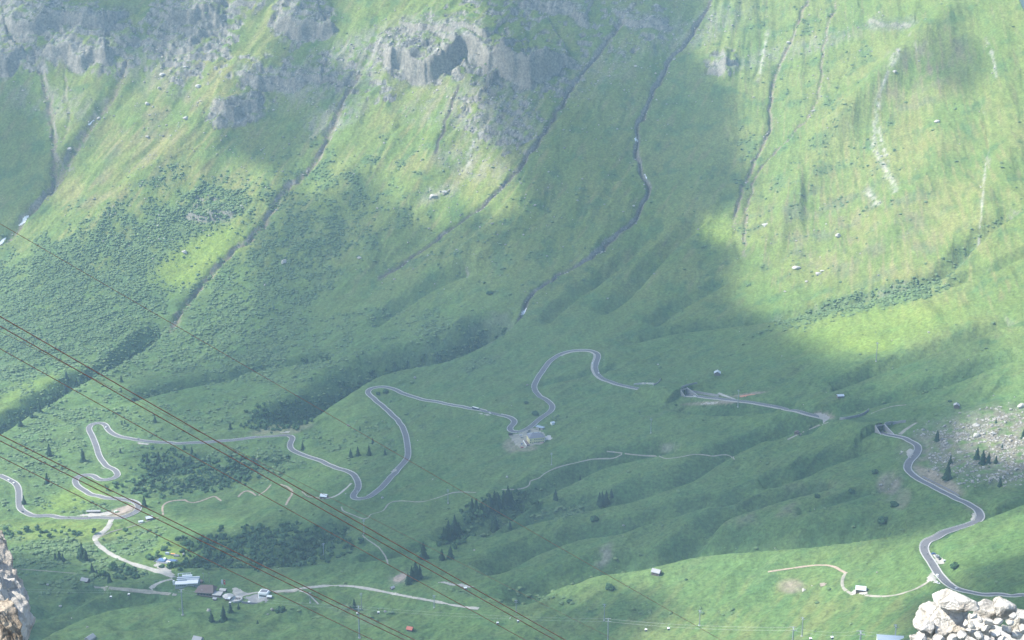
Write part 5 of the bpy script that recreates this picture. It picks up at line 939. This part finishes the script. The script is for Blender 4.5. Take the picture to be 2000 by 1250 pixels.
for px, k_, nm_ in ((216, 0, 'left one of a pair below the footpath at left'), (251, 1, 'right one of a pair below the footpath at left'), (449, 0, 'below the round terrace'), (486, 1, 'in front of the grey loading platform'), (698, 0, 'at the head of the second mast'), (739, 1, 'just right of the second mast'), (972, 0, 'left one between second and third mast'), (1012, 1, 'right one between second and third mast'), (1262, 0, 'left one at the lit meadow corner'), (1306, 1, 'right one at the lit meadow corner'), (1584, 0, 'right of the dark-headed mast'), (1626, 1, 'rightmost of all, near the bottom edge')):
    P = GR[k_]; qx, qy = project(P[:, 0], P[:, 1], P[:, 2]); i = int(np.clip(np.searchsorted(qx, px) - 1, 0, len(P) - 2)); f = (px - qx[i]) / (qx[i + 1] - qx[i]); p = P[i] * (1 - f) + P[i + 1] * f
    t = thing('gondola_cabin', 'dark gondola cabin with white roof, ' + nm_, 'gondola cabin', (p[0], p[1], p[2] - 3.6), math.radians(R.uniform(-12, 12)), 'cabins of the gondola lift')
    for n_, me, mt in CAB: link(n_, me, None, t)
w = g1(909, 1152); t = thing('kiosk', 'small pale kiosk under the thick ropes beside the stony ground', 'kiosk', tuple(w), .2); mbox('wall', (0, 0, 1.2), (3, 2.6, 2.6), M_SLATE, t); mbox('roof', (0, 0, 2.65), (3.4, 3, .3), M_WHITE, t); mbox('hatch', (0, -1.33, 1.6), (1.6, .08, .8), M_GLASS, t)
# the big cableway ropes that cross the view from the top station down to the pass
M_ROPE = mat('greased_steel_rope', (.30, .15, .11), .55, .25, 3, metal=.35)
ROPES = [((0, 437), (1410, 1251), 78, 118, .017, 'thin brown rope, highest of all, crossing the whole picture'), ((0, 618), (1104, 1250), 82, 104, .036, 'thick brown rope, upper of the upper close pair'), ((0, 637), (1084, 1250), 82, 104, .034, 'thick brown rope, lower of the upper close pair'),
         ((0, 647), (1200, 1249), 88, 125, .013, 'hair-thin dark rope running just inside the upper pair'), ((0, 681), (1026, 1250), 80, 100, .024, 'brown rope alone between the two close pairs'), ((0, 849), (808, 1249), 72, 88, .030, 'brown rope, upper of the lower close pair'), ((0, 861), (790, 1250), 72, 88, .028, 'brown rope, lower of the lower close pair'), ((0, 892), (728, 1250), 70, 84, .022, 'lowest brown rope, below the lower close pair')]
for a_, b_, da, db, r, nm_ in ROPES:
    A_ = pix_dir(*a_) * da + np.array([0, 0, CZ]); B_ = pix_dir(*b_) * db + np.array([0, 0, CZ]); s_ = np.linspace(-2.2, 12, 60); P = A_[None] + (B_ - A_)[None] * s_[:, None]; P[:, 2] += .22 * (s_ * (s_ - 1)) * (s_ < 4) + np.where(s_ >= 4, .22 * 12, 0)
    keep_ = P[:, 2] > 150; P = P[keep_]; rope_mesh(P, r * .85, 8).build('cableway_rope', M_ROPE, smooth=True, label=nm_, category='rope', group='ropes of the big cableway overhead')

# ------------------------------------------------------------------ vehicles
CARM = {}
for n_, c in (('white', (.78, .78, .77)), ('silver', (.50, .52, .54)), ('black', (.03, .032, .036)), ('blue', (.06, .12, .30)), ('red', (.42, .05, .04)), ('grey', (.16, .17, .18))): CARM[n_] = mat(n_ + '_car_paint', c, .3, .03, 1, spec=.5)
M_TYRE = mat('tyre', (.03, .03, .03), .9); M_RIM = mat('rim', (.5, .5, .5), .4, .05, 1, metal=.6); M_HL = mat('headlight_glass', (.8, .8, .75), .2)
def loft(m, secs):
    """secs: list of (x, [(y,z)...])"""
    n = len(secs[0][1]); V = [(x_, y_, z_) for x_, s in secs for y_, z_ in s]; F = [(i * n + k_, i * n + (k_ + 1) % n, (i + 1) * n + (k_ + 1) % n, (i + 1) * n + k_) for i in range(len(secs) - 1) for k_ in range(n)]; m.add(V, F + [tuple(range(n))[::-1], tuple(range((len(secs) - 1) * n, len(secs) * n))])
def sec(w_, z0, z1, ch=.12): return [(-w_ + ch, z0), (w_ - ch, z0), (w_, z0 + ch), (w_, z1 - ch), (w_ - ch, z1), (-w_ + ch, z1), (-w_, z1 - ch), (-w_, z0 + ch)]
def car_proto(kind):
    b_ = MB(); g = MB(); hgt_c, L2, wd = (1.45, 2.2, .9) if kind == 'car' else (2.3, 2.8, 1.0)
    if kind == 'car': loft(b_, [(-L2, sec(.75, .4, .85)), (-L2 + .15, sec(.88, .28, .95)), (-.9, sec(.9, .26, .98)), (1.0, sec(.9, .26, .95)), (L2 - .2, sec(.86, .28, .80)), (L2, sec(.72, .38, .66))]); loft(b_, [(-1.55, sec(.66, 1.33, 1.40, .03)), (-1.3, sec(.68, 1.33, 1.47, .05)), (.2, sec(.68, 1.33, 1.47, .05)), (.4, sec(.64, 1.33, 1.42, .03))]); loft(g, [(-2.0, sec(.76, .93, .98, .02)), (-1.5, sec(.70, .93, 1.34)), (.35, sec(.68, .93, 1.34)), (1.05, sec(.76, .90, .95, .02))])
    else: loft(b_, [(-L2, sec(.95, .35, 2.15)), (-L2 + .1, sec(1.0, .3, 2.3)), (1.2, sec(1.0, .3, 2.3)), (1.9, sec(.98, .3, 1.5)), (L2, sec(.9, .35, 1.05))]); loft(g, [(.6, sec(1.02, 1.35, 2.0)), (1.3, sec(1.01, 1.35, 2.0)), (1.85, sec(.98, 1.3, 1.55))])
    return b_.mesh('body'), g.mesh('windows'), wd, L2
def wheel_mesh(r, w_): m = MB(); m.tube((0, -w_ / 2, 0), (0, w_ / 2, 0), r, r, 14); t_ = m.mesh('tyre'); t_.materials.append(M_TYRE); m = MB(); m.tube((0, -w_ / 2 - .02, 0), (0, w_ / 2 + .02, 0), r * .58, r * .58, 10); q = m.mesh('rim'); q.materials.append(M_RIM); return t_, q
WHL = wheel_mesh(.33, .22); WHB = wheel_mesh(.5, .3); hm_ = MB(); hm_.box((0, 0, 0), (.08, .32, .16)); HLM = hm_.mesh('headlight'); HLM.materials.append(M_HL)
PROTO = {}
for kind in ('car', 'van'):
    bme, gme, wd, L2 = car_proto(kind); gme.materials.append(M_GLASS)
    for n_ in CARM: q = bme.copy(); q.materials.append(CARM[n_]); PROTO[kind, n_] = (q, gme, wd, L2)
def heading(px, py):
    w = g1(px, py); best = None
    for P in RD:
        d = np.hypot(P[:, 0] - w[0], P[:, 1] - w[1]); i = int(d.argmin())
        if best is None or d[i] < best[0]: a_ = P[max(i - 2, 0)]; b_ = P[min(i + 2, len(P) - 1)]; best = (d[i], math.atan2(b_[1] - a_[1], b_[0] - a_[0]), P[i])
    return w, best
def car(px, py, colr, label, kind='car', rz=None, onroad=True, cat=None, grp='cars on and beside the pass road', lane=0):
    w, b_ = heading(px, py); rz = b_[1] if rz is None else math.radians(rz); z = b_[2][2] + .17 if onroad else float(hgt(w[0], w[1])) + .32
    t = thing('parked_car' if not onroad else kind, label, cat or kind, (w[0], w[1], z), rz, grp); q, gm_, wd, L2 = PROTO[kind, colr]; link('body', q, None, t); link('windows', gm_, None, t)
    for sx in (-1, 1):
        for sy in (-1, 1):
            wo_ = bpy.data.objects.new('wheel', WHL[0]); COL.objects.link(wo_); wo_.parent = t; wo_.location = (sx * L2 * .62, sy * (wd - .08), .33); ro = bpy.data.objects.new('rim', WHL[1]); COL.objects.link(ro); ro.parent = wo_
        h_ = bpy.data.objects.new('headlight', HLM); COL.objects.link(h_); h_.parent = t; h_.location = (L2 - .05, sx * .58, .62)
for a_ in [(17, 938, 'white', 'white car, upper of two near the left edge'), (27, 944, 'white', 'white car, lower of two near the left edge'), (44, 1000, 'black', 'dark car at the left valley corner of the road'), (207, 835, 'white', 'white car in the upper left hairpin'), (698, 961, 'silver', 'silver car above the lowest middle hairpin'), (957, 808, 'white', 'white car between the coach and the hotel'), (1169, 729, 'white', 'white car below the round bend above the hotel'), (1357, 775, 'white', 'white car leaving the left tunnel mouth'), (1831, 1125, 'white', 'white car driving below the roadside car park'), (1868, 1150, 'silver', 'silver car just above the foreground boulders'), (1913, 1020, 'white', 'white car at the bend behind the lit slope')]: car(*a_)
for px, py, c_, nm_, rz in [(1823, 1083, 'blue', 'dark blue car parked first in the lit lay-by', 20), (1830, 1087, 'silver', 'silver car parked second in the lit lay-by', 20), (1833, 1090, 'grey', 'grey car parked third in the lit lay-by', 20), (1837, 1093.5, 'black', 'black car parked fourth in the lit lay-by', 20), (1845, 1097, 'white', 'white car parked last in the lit lay-by', 25), (1831, 1140, 'white', 'white car parked on gravel left of the road', -40), (1157, 710, 'white', 'white car parked inside the round bend', 80), (1017, 851, 'white', 'white car parked left of the hotel', 20), (1020, 856, 'grey', 'grey car parked beside the white hotel car', 20), (1019, 868, 'blue', 'blue car parked low in the hotel yard', 70), (1020, 875, 'red', 'red car parked lowest in the hotel yard', 30), (1034, 843, 'black', 'black car parked above the hotel roof', 40), (1036, 848, 'silver', 'silver car parked just behind the hotel', 40), (1031, 846, 'grey', 'grey car parked at the yard entrance', 40)]: car(px, py, c_, nm_, 'car', rz, False)
car(227, 1001, 'white', 'white van on the brown gravel inside the hairpin', 'van', 30, False)
w, b_ = heading(929, 800); t = thing('coach', 'long dark coach with white roof on the road left of the hotel', 'coach', (w[0], w[1], b_[2][2] + .17), b_[1] + math.pi)
bd = MB(); loft(bd, [(-6, sec(1.2, .5, 3.0)), (-5.8, sec(1.27, .4, 3.1)), (5.7, sec(1.27, .4, 3.1)), (6, sec(1.2, .5, 2.7))]); bd.build('body', mat('dark_coach_paint', (.035, .05, .10), .35, .03), t); mbox('roof', (0, 0, 3.15), (11.6, 2.4, .14), M_WHITE, t); mbox('window_band', (0, 0, 2.2), (10.8, 2.6, .9), M_GLASS, t); mbox('door', (4.4, 1.28, 1.6), (1.1, .06, 2.2), M_GLASS, t); mbox('headlight', (6.0, .8, .9), (.1, .4, .2), M_HL, t); mbox('headlight', (6.0, -.8, .9), (.1, .4, .2), M_HL, t)
for sx in (-3.6, 3.9):
    for sy in (-1.15, 1.15): wo_ = bpy.data.objects.new('wheel', WHB[0]); COL.objects.link(wo_); wo_.parent = t; wo_.location = (sx, sy, .5); ro = bpy.data.objects.new('rim', WHB[1]); COL.objects.link(ro); ro.parent = wo_
# motorcycles and their riders
def skin_person():
    me = bpy.data.meshes.new('person_skeleton'); bm = bmesh.new(); lay = bm.verts.layers.skin.verify() ; pts = {}
    J = dict(pel=(-.15, 0, .92, .17), che=(.0, 0, 1.32, .19), nek=(.05, 0, 1.50, .07), hea=(.09, 0, 1.68, .12), hl=(.02, .2, 1.38, .085), hr=(.02, -.2, 1.38, .085), el=(.28, .32, 1.18, .06), er=(.28, -.32, 1.18, .06), wl=(.5, .3, 1.12, .045), wr=(.5, -.3, 1.12, .045), kl=(.28, .22, .82, .09), kr=(.28, -.22, .82, .09), al=(.05, .22, .42, .06), ar=(.05, -.22, .42, .06), fl=(.24, .22, .36, .05), fr=(.24, -.22, .36, .05), pl=(-.08, .12, .90, .13), pr=(-.08, -.12, .90, .13))
    for k_, v in J.items(): pts[k_] = bm.verts.new(v[:3]); pts[k_][lay].radius = (v[3], v[3])
    pts['pel'][lay].use_root = True
    for a_, b_ in (('pel', 'che'), ('che', 'nek'), ('nek', 'hea'), ('che', 'hl'), ('che', 'hr'), ('hl', 'el'), ('hr', 'er'), ('el', 'wl'), ('er', 'wr'), ('pel', 'pl'), ('pel', 'pr'), ('pl', 'kl'), ('pr', 'kr'), ('kl', 'al'), ('kr', 'ar'), ('al', 'fl'), ('ar', 'fr')): bm.edges.new((pts[a_], pts[b_]))
    bm.to_mesh(me); bm.free(); o = bpy.data.objects.new('person_skeleton', me); COL.objects.link(o); o.modifiers.new('s', 'SKIN'); o.modifiers.new('d', 'SUBSURF').levels = 1
    r_ = bpy.data.meshes.new_from_object(o.evaluated_get(bpy.context.evaluated_depsgraph_get())); bpy.data.objects.remove(o); r_.name = 'person'; return r_
PM = skin_person(); PM.materials.append(mat('dark_riding_suit', (.05, .055, .07), .7, .2, 4)); hm2 = MB(); hm2.tube((.09, 0, 1.58), (.09, 0, 1.84), .15, .10, 10); HELM = hm2.mesh('helmet'); HELM.materials.append(M_WHITE)
mb_ = MB(); loft(mb_, [(-.8, sec(.12, .75, .9, .04)), (-.3, sec(.17, .45, .86, .05)), (.25, sec(.2, .35, 1.0, .05)), (.55, sec(.14, .7, 1.08, .04)), (.72, sec(.08, .8, 1.0, .03))]); MBODY = mb_.mesh('frame'); MBODY.materials.append(CARM['grey']); WHM = wheel_mesh(.31, .14)[0]; hb = MB(); hb.tube((.5, -.34, 1.1), (.5, .34, 1.1), .03, .03, 6); HBM = hb.mesh('handlebar'); HBM.materials.append(M_TYRE)
for px, py, nm_ in ((1806, 1069, 'highest on the lit bend above the lay-by'), (1811, 1083, 'second down on the lit bend'), (1818, 1093, 'beside the lay-by cars'), (1817, 1104, 'near the left kerb below the lay-by'), (1841, 1137, 'upper of two near the foreground boulders'), (1847, 1142, 'lower of two near the foreground boulders'), (135, 1011, 'left one below the hairpin gravel'), (176, 1013, 'right one below the hairpin gravel'), (1048, 770, 'upper on the bend above the hotel'), (1066, 781, 'lower on the bend above the hotel'), (1065, 809, 'on the ramp down to the hotel')):
    w, b_ = heading(px, py); t = thing('motorcycle', 'grey motorcycle ' + nm_, 'motorcycle', (w[0], w[1], b_[2][2] + .17), b_[1], 'motorcycles on the pass road'); link('frame', MBODY, None, t); link('handlebar', HBM, None, t)
    for sx in (-.68, .68): wo_ = bpy.data.objects.new('wheel', WHM); COL.objects.link(wo_); wo_.parent = t; wo_.location = (sx, 0, .31)
    o = link('person', PM, None, None, (w[0], w[1], b_[2][2] + .17), label='rider in dark suit and pale helmet, ' + nm_, category='person', group='riders of the motorcycles'); o.rotation_euler = (0, 0, b_[1]); link('helmet', HELM, None, o)

# ------------------------------------------------------------------ foreground limestone at the bottom corners
def rockmat():
    m, nt, b = new_mat('white_limestone'); N = nt.nodes; L = nt.links; tc = N.new('ShaderNodeTexCoord'); b.inputs['Roughness'].default_value = .92; b.inputs['Specular IOR Level'].default_value = .15
    n1_ = N.new('ShaderNodeTexNoise'); n1_.inputs['Scale'].default_value = 2.2; n1_.inputs['Detail'].default_value = 10; n1_.inputs['Roughness'].default_value = .65; L.new(tc.outputs['Object'], n1_.inputs['Vector'])
    cr = N.new('ShaderNodeValToRGB'); e = cr.color_ramp.elements; e[0].position = .30; e[0].color = (.40, .355, .29, 1); e[1].position = .52; e[1].color = (.66, .63, .575, 1); q = e.new(.41); q.color = (.50, .465, .41, 1); L.new(n1_.outputs['Fac'], cr.inputs['Fac'])
    n2_ = N.new('ShaderNodeTexNoise'); n2_.inputs['Scale'].default_value = 1.1; n2_.inputs['Detail'].default_value = 6; L.new(tc.outputs['Object'], n2_.inputs['Vector']); mx = N.new('ShaderNodeMix'); mx.data_type = 'RGBA'; mr = N.new('ShaderNodeMapRange'); mr.inputs['From Min'].default_value = .54; mr.inputs['From Max'].default_value = .64; L.new(n2_.outputs['Fac'], mr.inputs['Value'])
    at = N.new('ShaderNodeAttribute'); at.attribute_name = 'Ochre'; mm = N.new('ShaderNodeMath'); mm.operation = 'MAXIMUM'; m2_ = N.new('ShaderNodeMath'); m2_.operation = 'MULTIPLY'; m2_.inputs[1].default_value = .45; L.new(mr.outputs[0], m2_.inputs[0]); L.new(m2_.outputs[0], mm.inputs[0]); L.new(at.outputs['Fac'], mm.inputs[1])
    L.new(mm.outputs[0], mx.inputs['Factor']); L.new(cr.outputs[0], mx.inputs['A']); n3_ = N.new('ShaderNodeTexNoise'); n3_.inputs['Scale'].default_value = 9; n3_.inputs['Detail'].default_value = 6; L.new(tc.outputs['Object'], n3_.inputs['Vector']); c2 = N.new('ShaderNodeValToRGB'); c2.color_ramp.elements[0].position = .35; c2.color_ramp.elements[0].color = (.17, .11, .06, 1); c2.color_ramp.elements[1].position = .62; c2.color_ramp.elements[1].color = (.46, .36, .24, 1); L.new(n3_.outputs['Fac'], c2.inputs['Fac']); L.new(c2.outputs[0], mx.inputs['B']); L.new(mx.outputs['Result'], b.inputs['Base Color'])
    n4_ = N.new('ShaderNodeTexNoise'); n4_.inputs['Scale'].default_value = 7; n4_.inputs['Detail'].default_value = 12; n4_.inputs['Roughness'].default_value = .7; L.new(tc.outputs['Object'], n4_.inputs['Vector']); vo = N.new('ShaderNodeTexVoronoi'); vo.feature = 'DISTANCE_TO_EDGE'; vo.inputs['Scale'].default_value = 3.0; wp = N.new('ShaderNodeVectorMath'); wp.operation = 'ADD'; ws = N.new('ShaderNodeVectorMath'); ws.operation = 'SCALE'; ws.inputs['Scale'].default_value = .5; L.new(n1_.outputs['Color'], ws.inputs[0]); L.new(tc.outputs['Object'], wp.inputs[0]); L.new(ws.outputs[0], wp.inputs[1]); L.new(wp.outputs[0], vo.inputs['Vector'])
    cm_ = N.new('ShaderNodeMapRange'); cm_.inputs['From Max'].default_value = .06; cm_.inputs['To Min'].default_value = -.25; cm_.inputs['To Max'].default_value = 0; L.new(vo.outputs['Distance'], cm_.inputs['Value']); ad = N.new('ShaderNodeMath'); L.new(n4_.outputs['Fac'], ad.inputs[0]); L.new(cm_.outputs[0], ad.inputs[1]); bp = N.new('ShaderNodeBump'); bp.inputs['Strength'].default_value = .9; bp.inputs['Distance'].default_value = .09; L.new(ad.outputs[0], bp.inputs['Height']); L.new(bp.outputs[0], b.inputs['Normal']); return m
M_LIME = rockmat()
def noise3(V, s, o, seed): return (fbm(V[:, 0] * s + seed, V[:, 1] * s + .37 * V[:, 2] * s, o, seed) + fbm(V[:, 1] * s - 3, V[:, 2] * s + .5 * V[:, 0] * s, o, seed + 7) + fbm(V[:, 2] * s + 5, V[:, 0] * s - .4 * V[:, 1] * s, o, seed + 11)) * .6
def near_rock(px, py, wp, hp, dist, label, name='boulder', seed=1, sub=5, depth=.9, tilt=0.0, ochre=0.0, planes=16, rough=.10, lean=0.0, grp='pale limestone blocks in the near foreground'):
    c = pix_dir(px, py) * dist + np.array([0, 0, CZ]); s = dist / FPX * 1.03; V, F = ico(sub); r = np.random.RandomState(seed); planes = int(planes * 1.5); n = r.randn(planes, 3); n /= np.linalg.norm(n, axis=1)[:, None]; d = .58 + .34 * r.rand(planes); q = V @ n.T; rad = np.min(np.where(q > .05, d / np.maximum(q, .05), 9), 1); rad = np.minimum(rad, 1.12)
    V = V * rad[:, None]; V /= np.abs(V).max(0)[None]; N_ = V / np.linalg.norm(V, axis=1)[:, None]; V = V + N_ * (noise3(V, 1.5, 3, seed) * rough * .8 + (np.abs(noise3(V, 3.5, 5, seed + 3)) - .12) * rough * 1.1)[:, None]
    V = V * [wp / 2 * s, wp / 2 * s * depth, hp / 2 * s]; ct, st_ = math.cos(tilt), math.sin(tilt); V = np.stack([V[:, 0] * ct + V[:, 2] * st_, V[:, 1], -V[:, 0] * st_ + V[:, 2] * ct], -1); V[:, 1] += lean * V[:, 2]
    me = np_mesh(name, V, F, True); a_ = me.attributes.new('Ochre', 'FLOAT', 'POINT'); oc = np.clip(ochre * (1 + noise3(V, .9, 3, seed + 2) * 2), 0, 1) if ochre else np.zeros(len(V)); a_.data.foreach_set('value', oc.astype(np.float32)); return link(name, me, M_LIME, None, tuple(c), label=label, category='boulder' if name == 'boulder' else 'rock', group=grp)
near_rock(1866, 1176, 76, 42, 17.0, 'broad flat-topped capstone on the right rock pile', seed=3, sub=6, tilt=.22, planes=12)
near_rock(1846, 1216, 112, 84, 17.2, 'massive pale block directly under the capstone', seed=8, sub=6, tilt=.1, rough=.12)
near_rock(1925, 1196, 50, 50, 17.6, 'pale pointed block between capstone and rounded boulder', seed=12, sub=5); near_rock(1959, 1190, 44, 50, 17.4, 'rounded boulder standing up at the right', seed=15, sub=5, planes=9)
near_rock(1990, 1212, 46, 60, 17.8, 'pale block at the right edge behind small stones', seed=18); near_rock(1905, 1226, 60, 52, 17.5, 'shaded pale block right of the massive one', seed=21); near_rock(1812, 1226, 34, 40, 17.0, 'small pale block at the left foot of pile', seed=24)
near_rock(1797, 1250, 40, 36, 16.8, 'lowest pale block at the left foot of pile', seed=27); near_rock(1815, 1196, 40, 30, 17.3, 'small pale block left of the capstone', seed=29)
rr_ = random.Random(4); SM = [(1898, 1222, 15, 20), (1888, 1217, 14, 16), (1930, 1213, 22, 15), (1948, 1215, 22, 14), (1925, 1225, 20, 14), (1965, 1228, 24, 16), (1985, 1240, 26, 20), (1945, 1238, 26, 16), (1910, 1240, 22, 16), (1880, 1240, 22, 18), (1893, 1230, 12, 10), (1937, 1226, 14, 10), (1972, 1216, 16, 12), (1955, 1247, 24, 14), (1925, 1248, 22, 14), (1998, 1228, 18, 18), (1903, 1204, 18, 12), (1914, 1211, 14, 10), (1860, 1246, 24, 14), (1835, 1246, 26, 16), (1978, 1203, 16, 14)]
names_ = ['first', 'second', 'third', 'fourth', 'fifth', 'sixth', 'seventh', 'eighth', 'ninth', 'tenth', 'eleventh', 'twelfth', 'thirteenth', 'fourteenth', 'fifteenth', 'sixteenth', 'seventeenth', 'eighteenth', 'nineteenth', 'twentieth', 'twenty-first']
for i, (px, py, wp, hp) in enumerate(sorted(SM)): near_rock(px, py, wp, hp, 16.6 + .25 * rr_.random(), 'small loose stone in the right pile, %s counted from its left' % names_[i], 'stone', 40 + i, 4, planes=8, rough=.09, tilt=rr_.uniform(-.5, .5), grp='loose stones of the right pile')
near_rock(1940, 1300, 300, 150, 18.2, 'rubbly limestone outcrop that carries the right rock pile', 'rock_outcrop', 60, 6, planes=22, rough=.16, lean=.7); 
near_rock(-74, 1260, 250, 320, 12.6, 'tall white rock face with brown base, bottom left corner', 'rock_outcrop', 70, 7, tilt=-.25, planes=18, rough=.15, depth=1.5, lean=1.5, ochre=.06)
near_rock(-14, 1268, 130, 108, 11.7, 'brown-stained lower block of the bottom left rock', 'rock_outcrop', 74, 6, ochre=.8, planes=14, rough=.16, tilt=.3, lean=1.2, depth=1.2)

# bits and pieces of the hamlet
t = thing('round_platform', 'round brown platform between white station and chalet', 'platform', tuple(g1(388, 1136))); m = MB(); m.tube((0, 0, -1), (0, 0, .9), 4.6, 4.6, 20); m.build('deck', M_BROWNR, t); m = MB(); m.tube((0, 0, .9), (0, 0, 1.5), .5, .4, 10); m.build('hub', M_STEEL, t)
for px, py, nm_ in ((398, 1138, 'left one'), (409, 1138, 'right one')):
    t = thing('trestle_mast', 'tall thin grey mast behind the chalet, ' + nm_, 'mast', tuple(g1(px, py)), 0, 'masts behind the chalet'); m = MB(); m.tube((0, 0, 0), (0, 0, 12.5), .22, .14, 8); m.build('mast', M_STEEL, t); mbox('crossarm', (0, 0, 11.5), (2.6, .3, .3), M_STEEL, t)
for px, py, L_, W_, hh, rm, nm_ in ((436, 1156, 6.5, 5, 3, M_CONC, 'flat pale-roofed annex between chalet and flags'), (446, 1172, 5, 4.5, 3, M_TIN, 'white-roofed kiosk below the round terrace'), (527, 1168, 4.5, 3.5, 2.6, M_TIN, 'small pale hut right of the white upper station'), (420, 1172, 3.5, 3, 2.4, M_SHING, 'small grey shed below the chalet')): gable_hut(px, py, L_, W_, hh, 1.0, -12, M_WOOD, rm, nm_, 'kiosk', 'kiosk', 'small buildings of the lift hamlet')
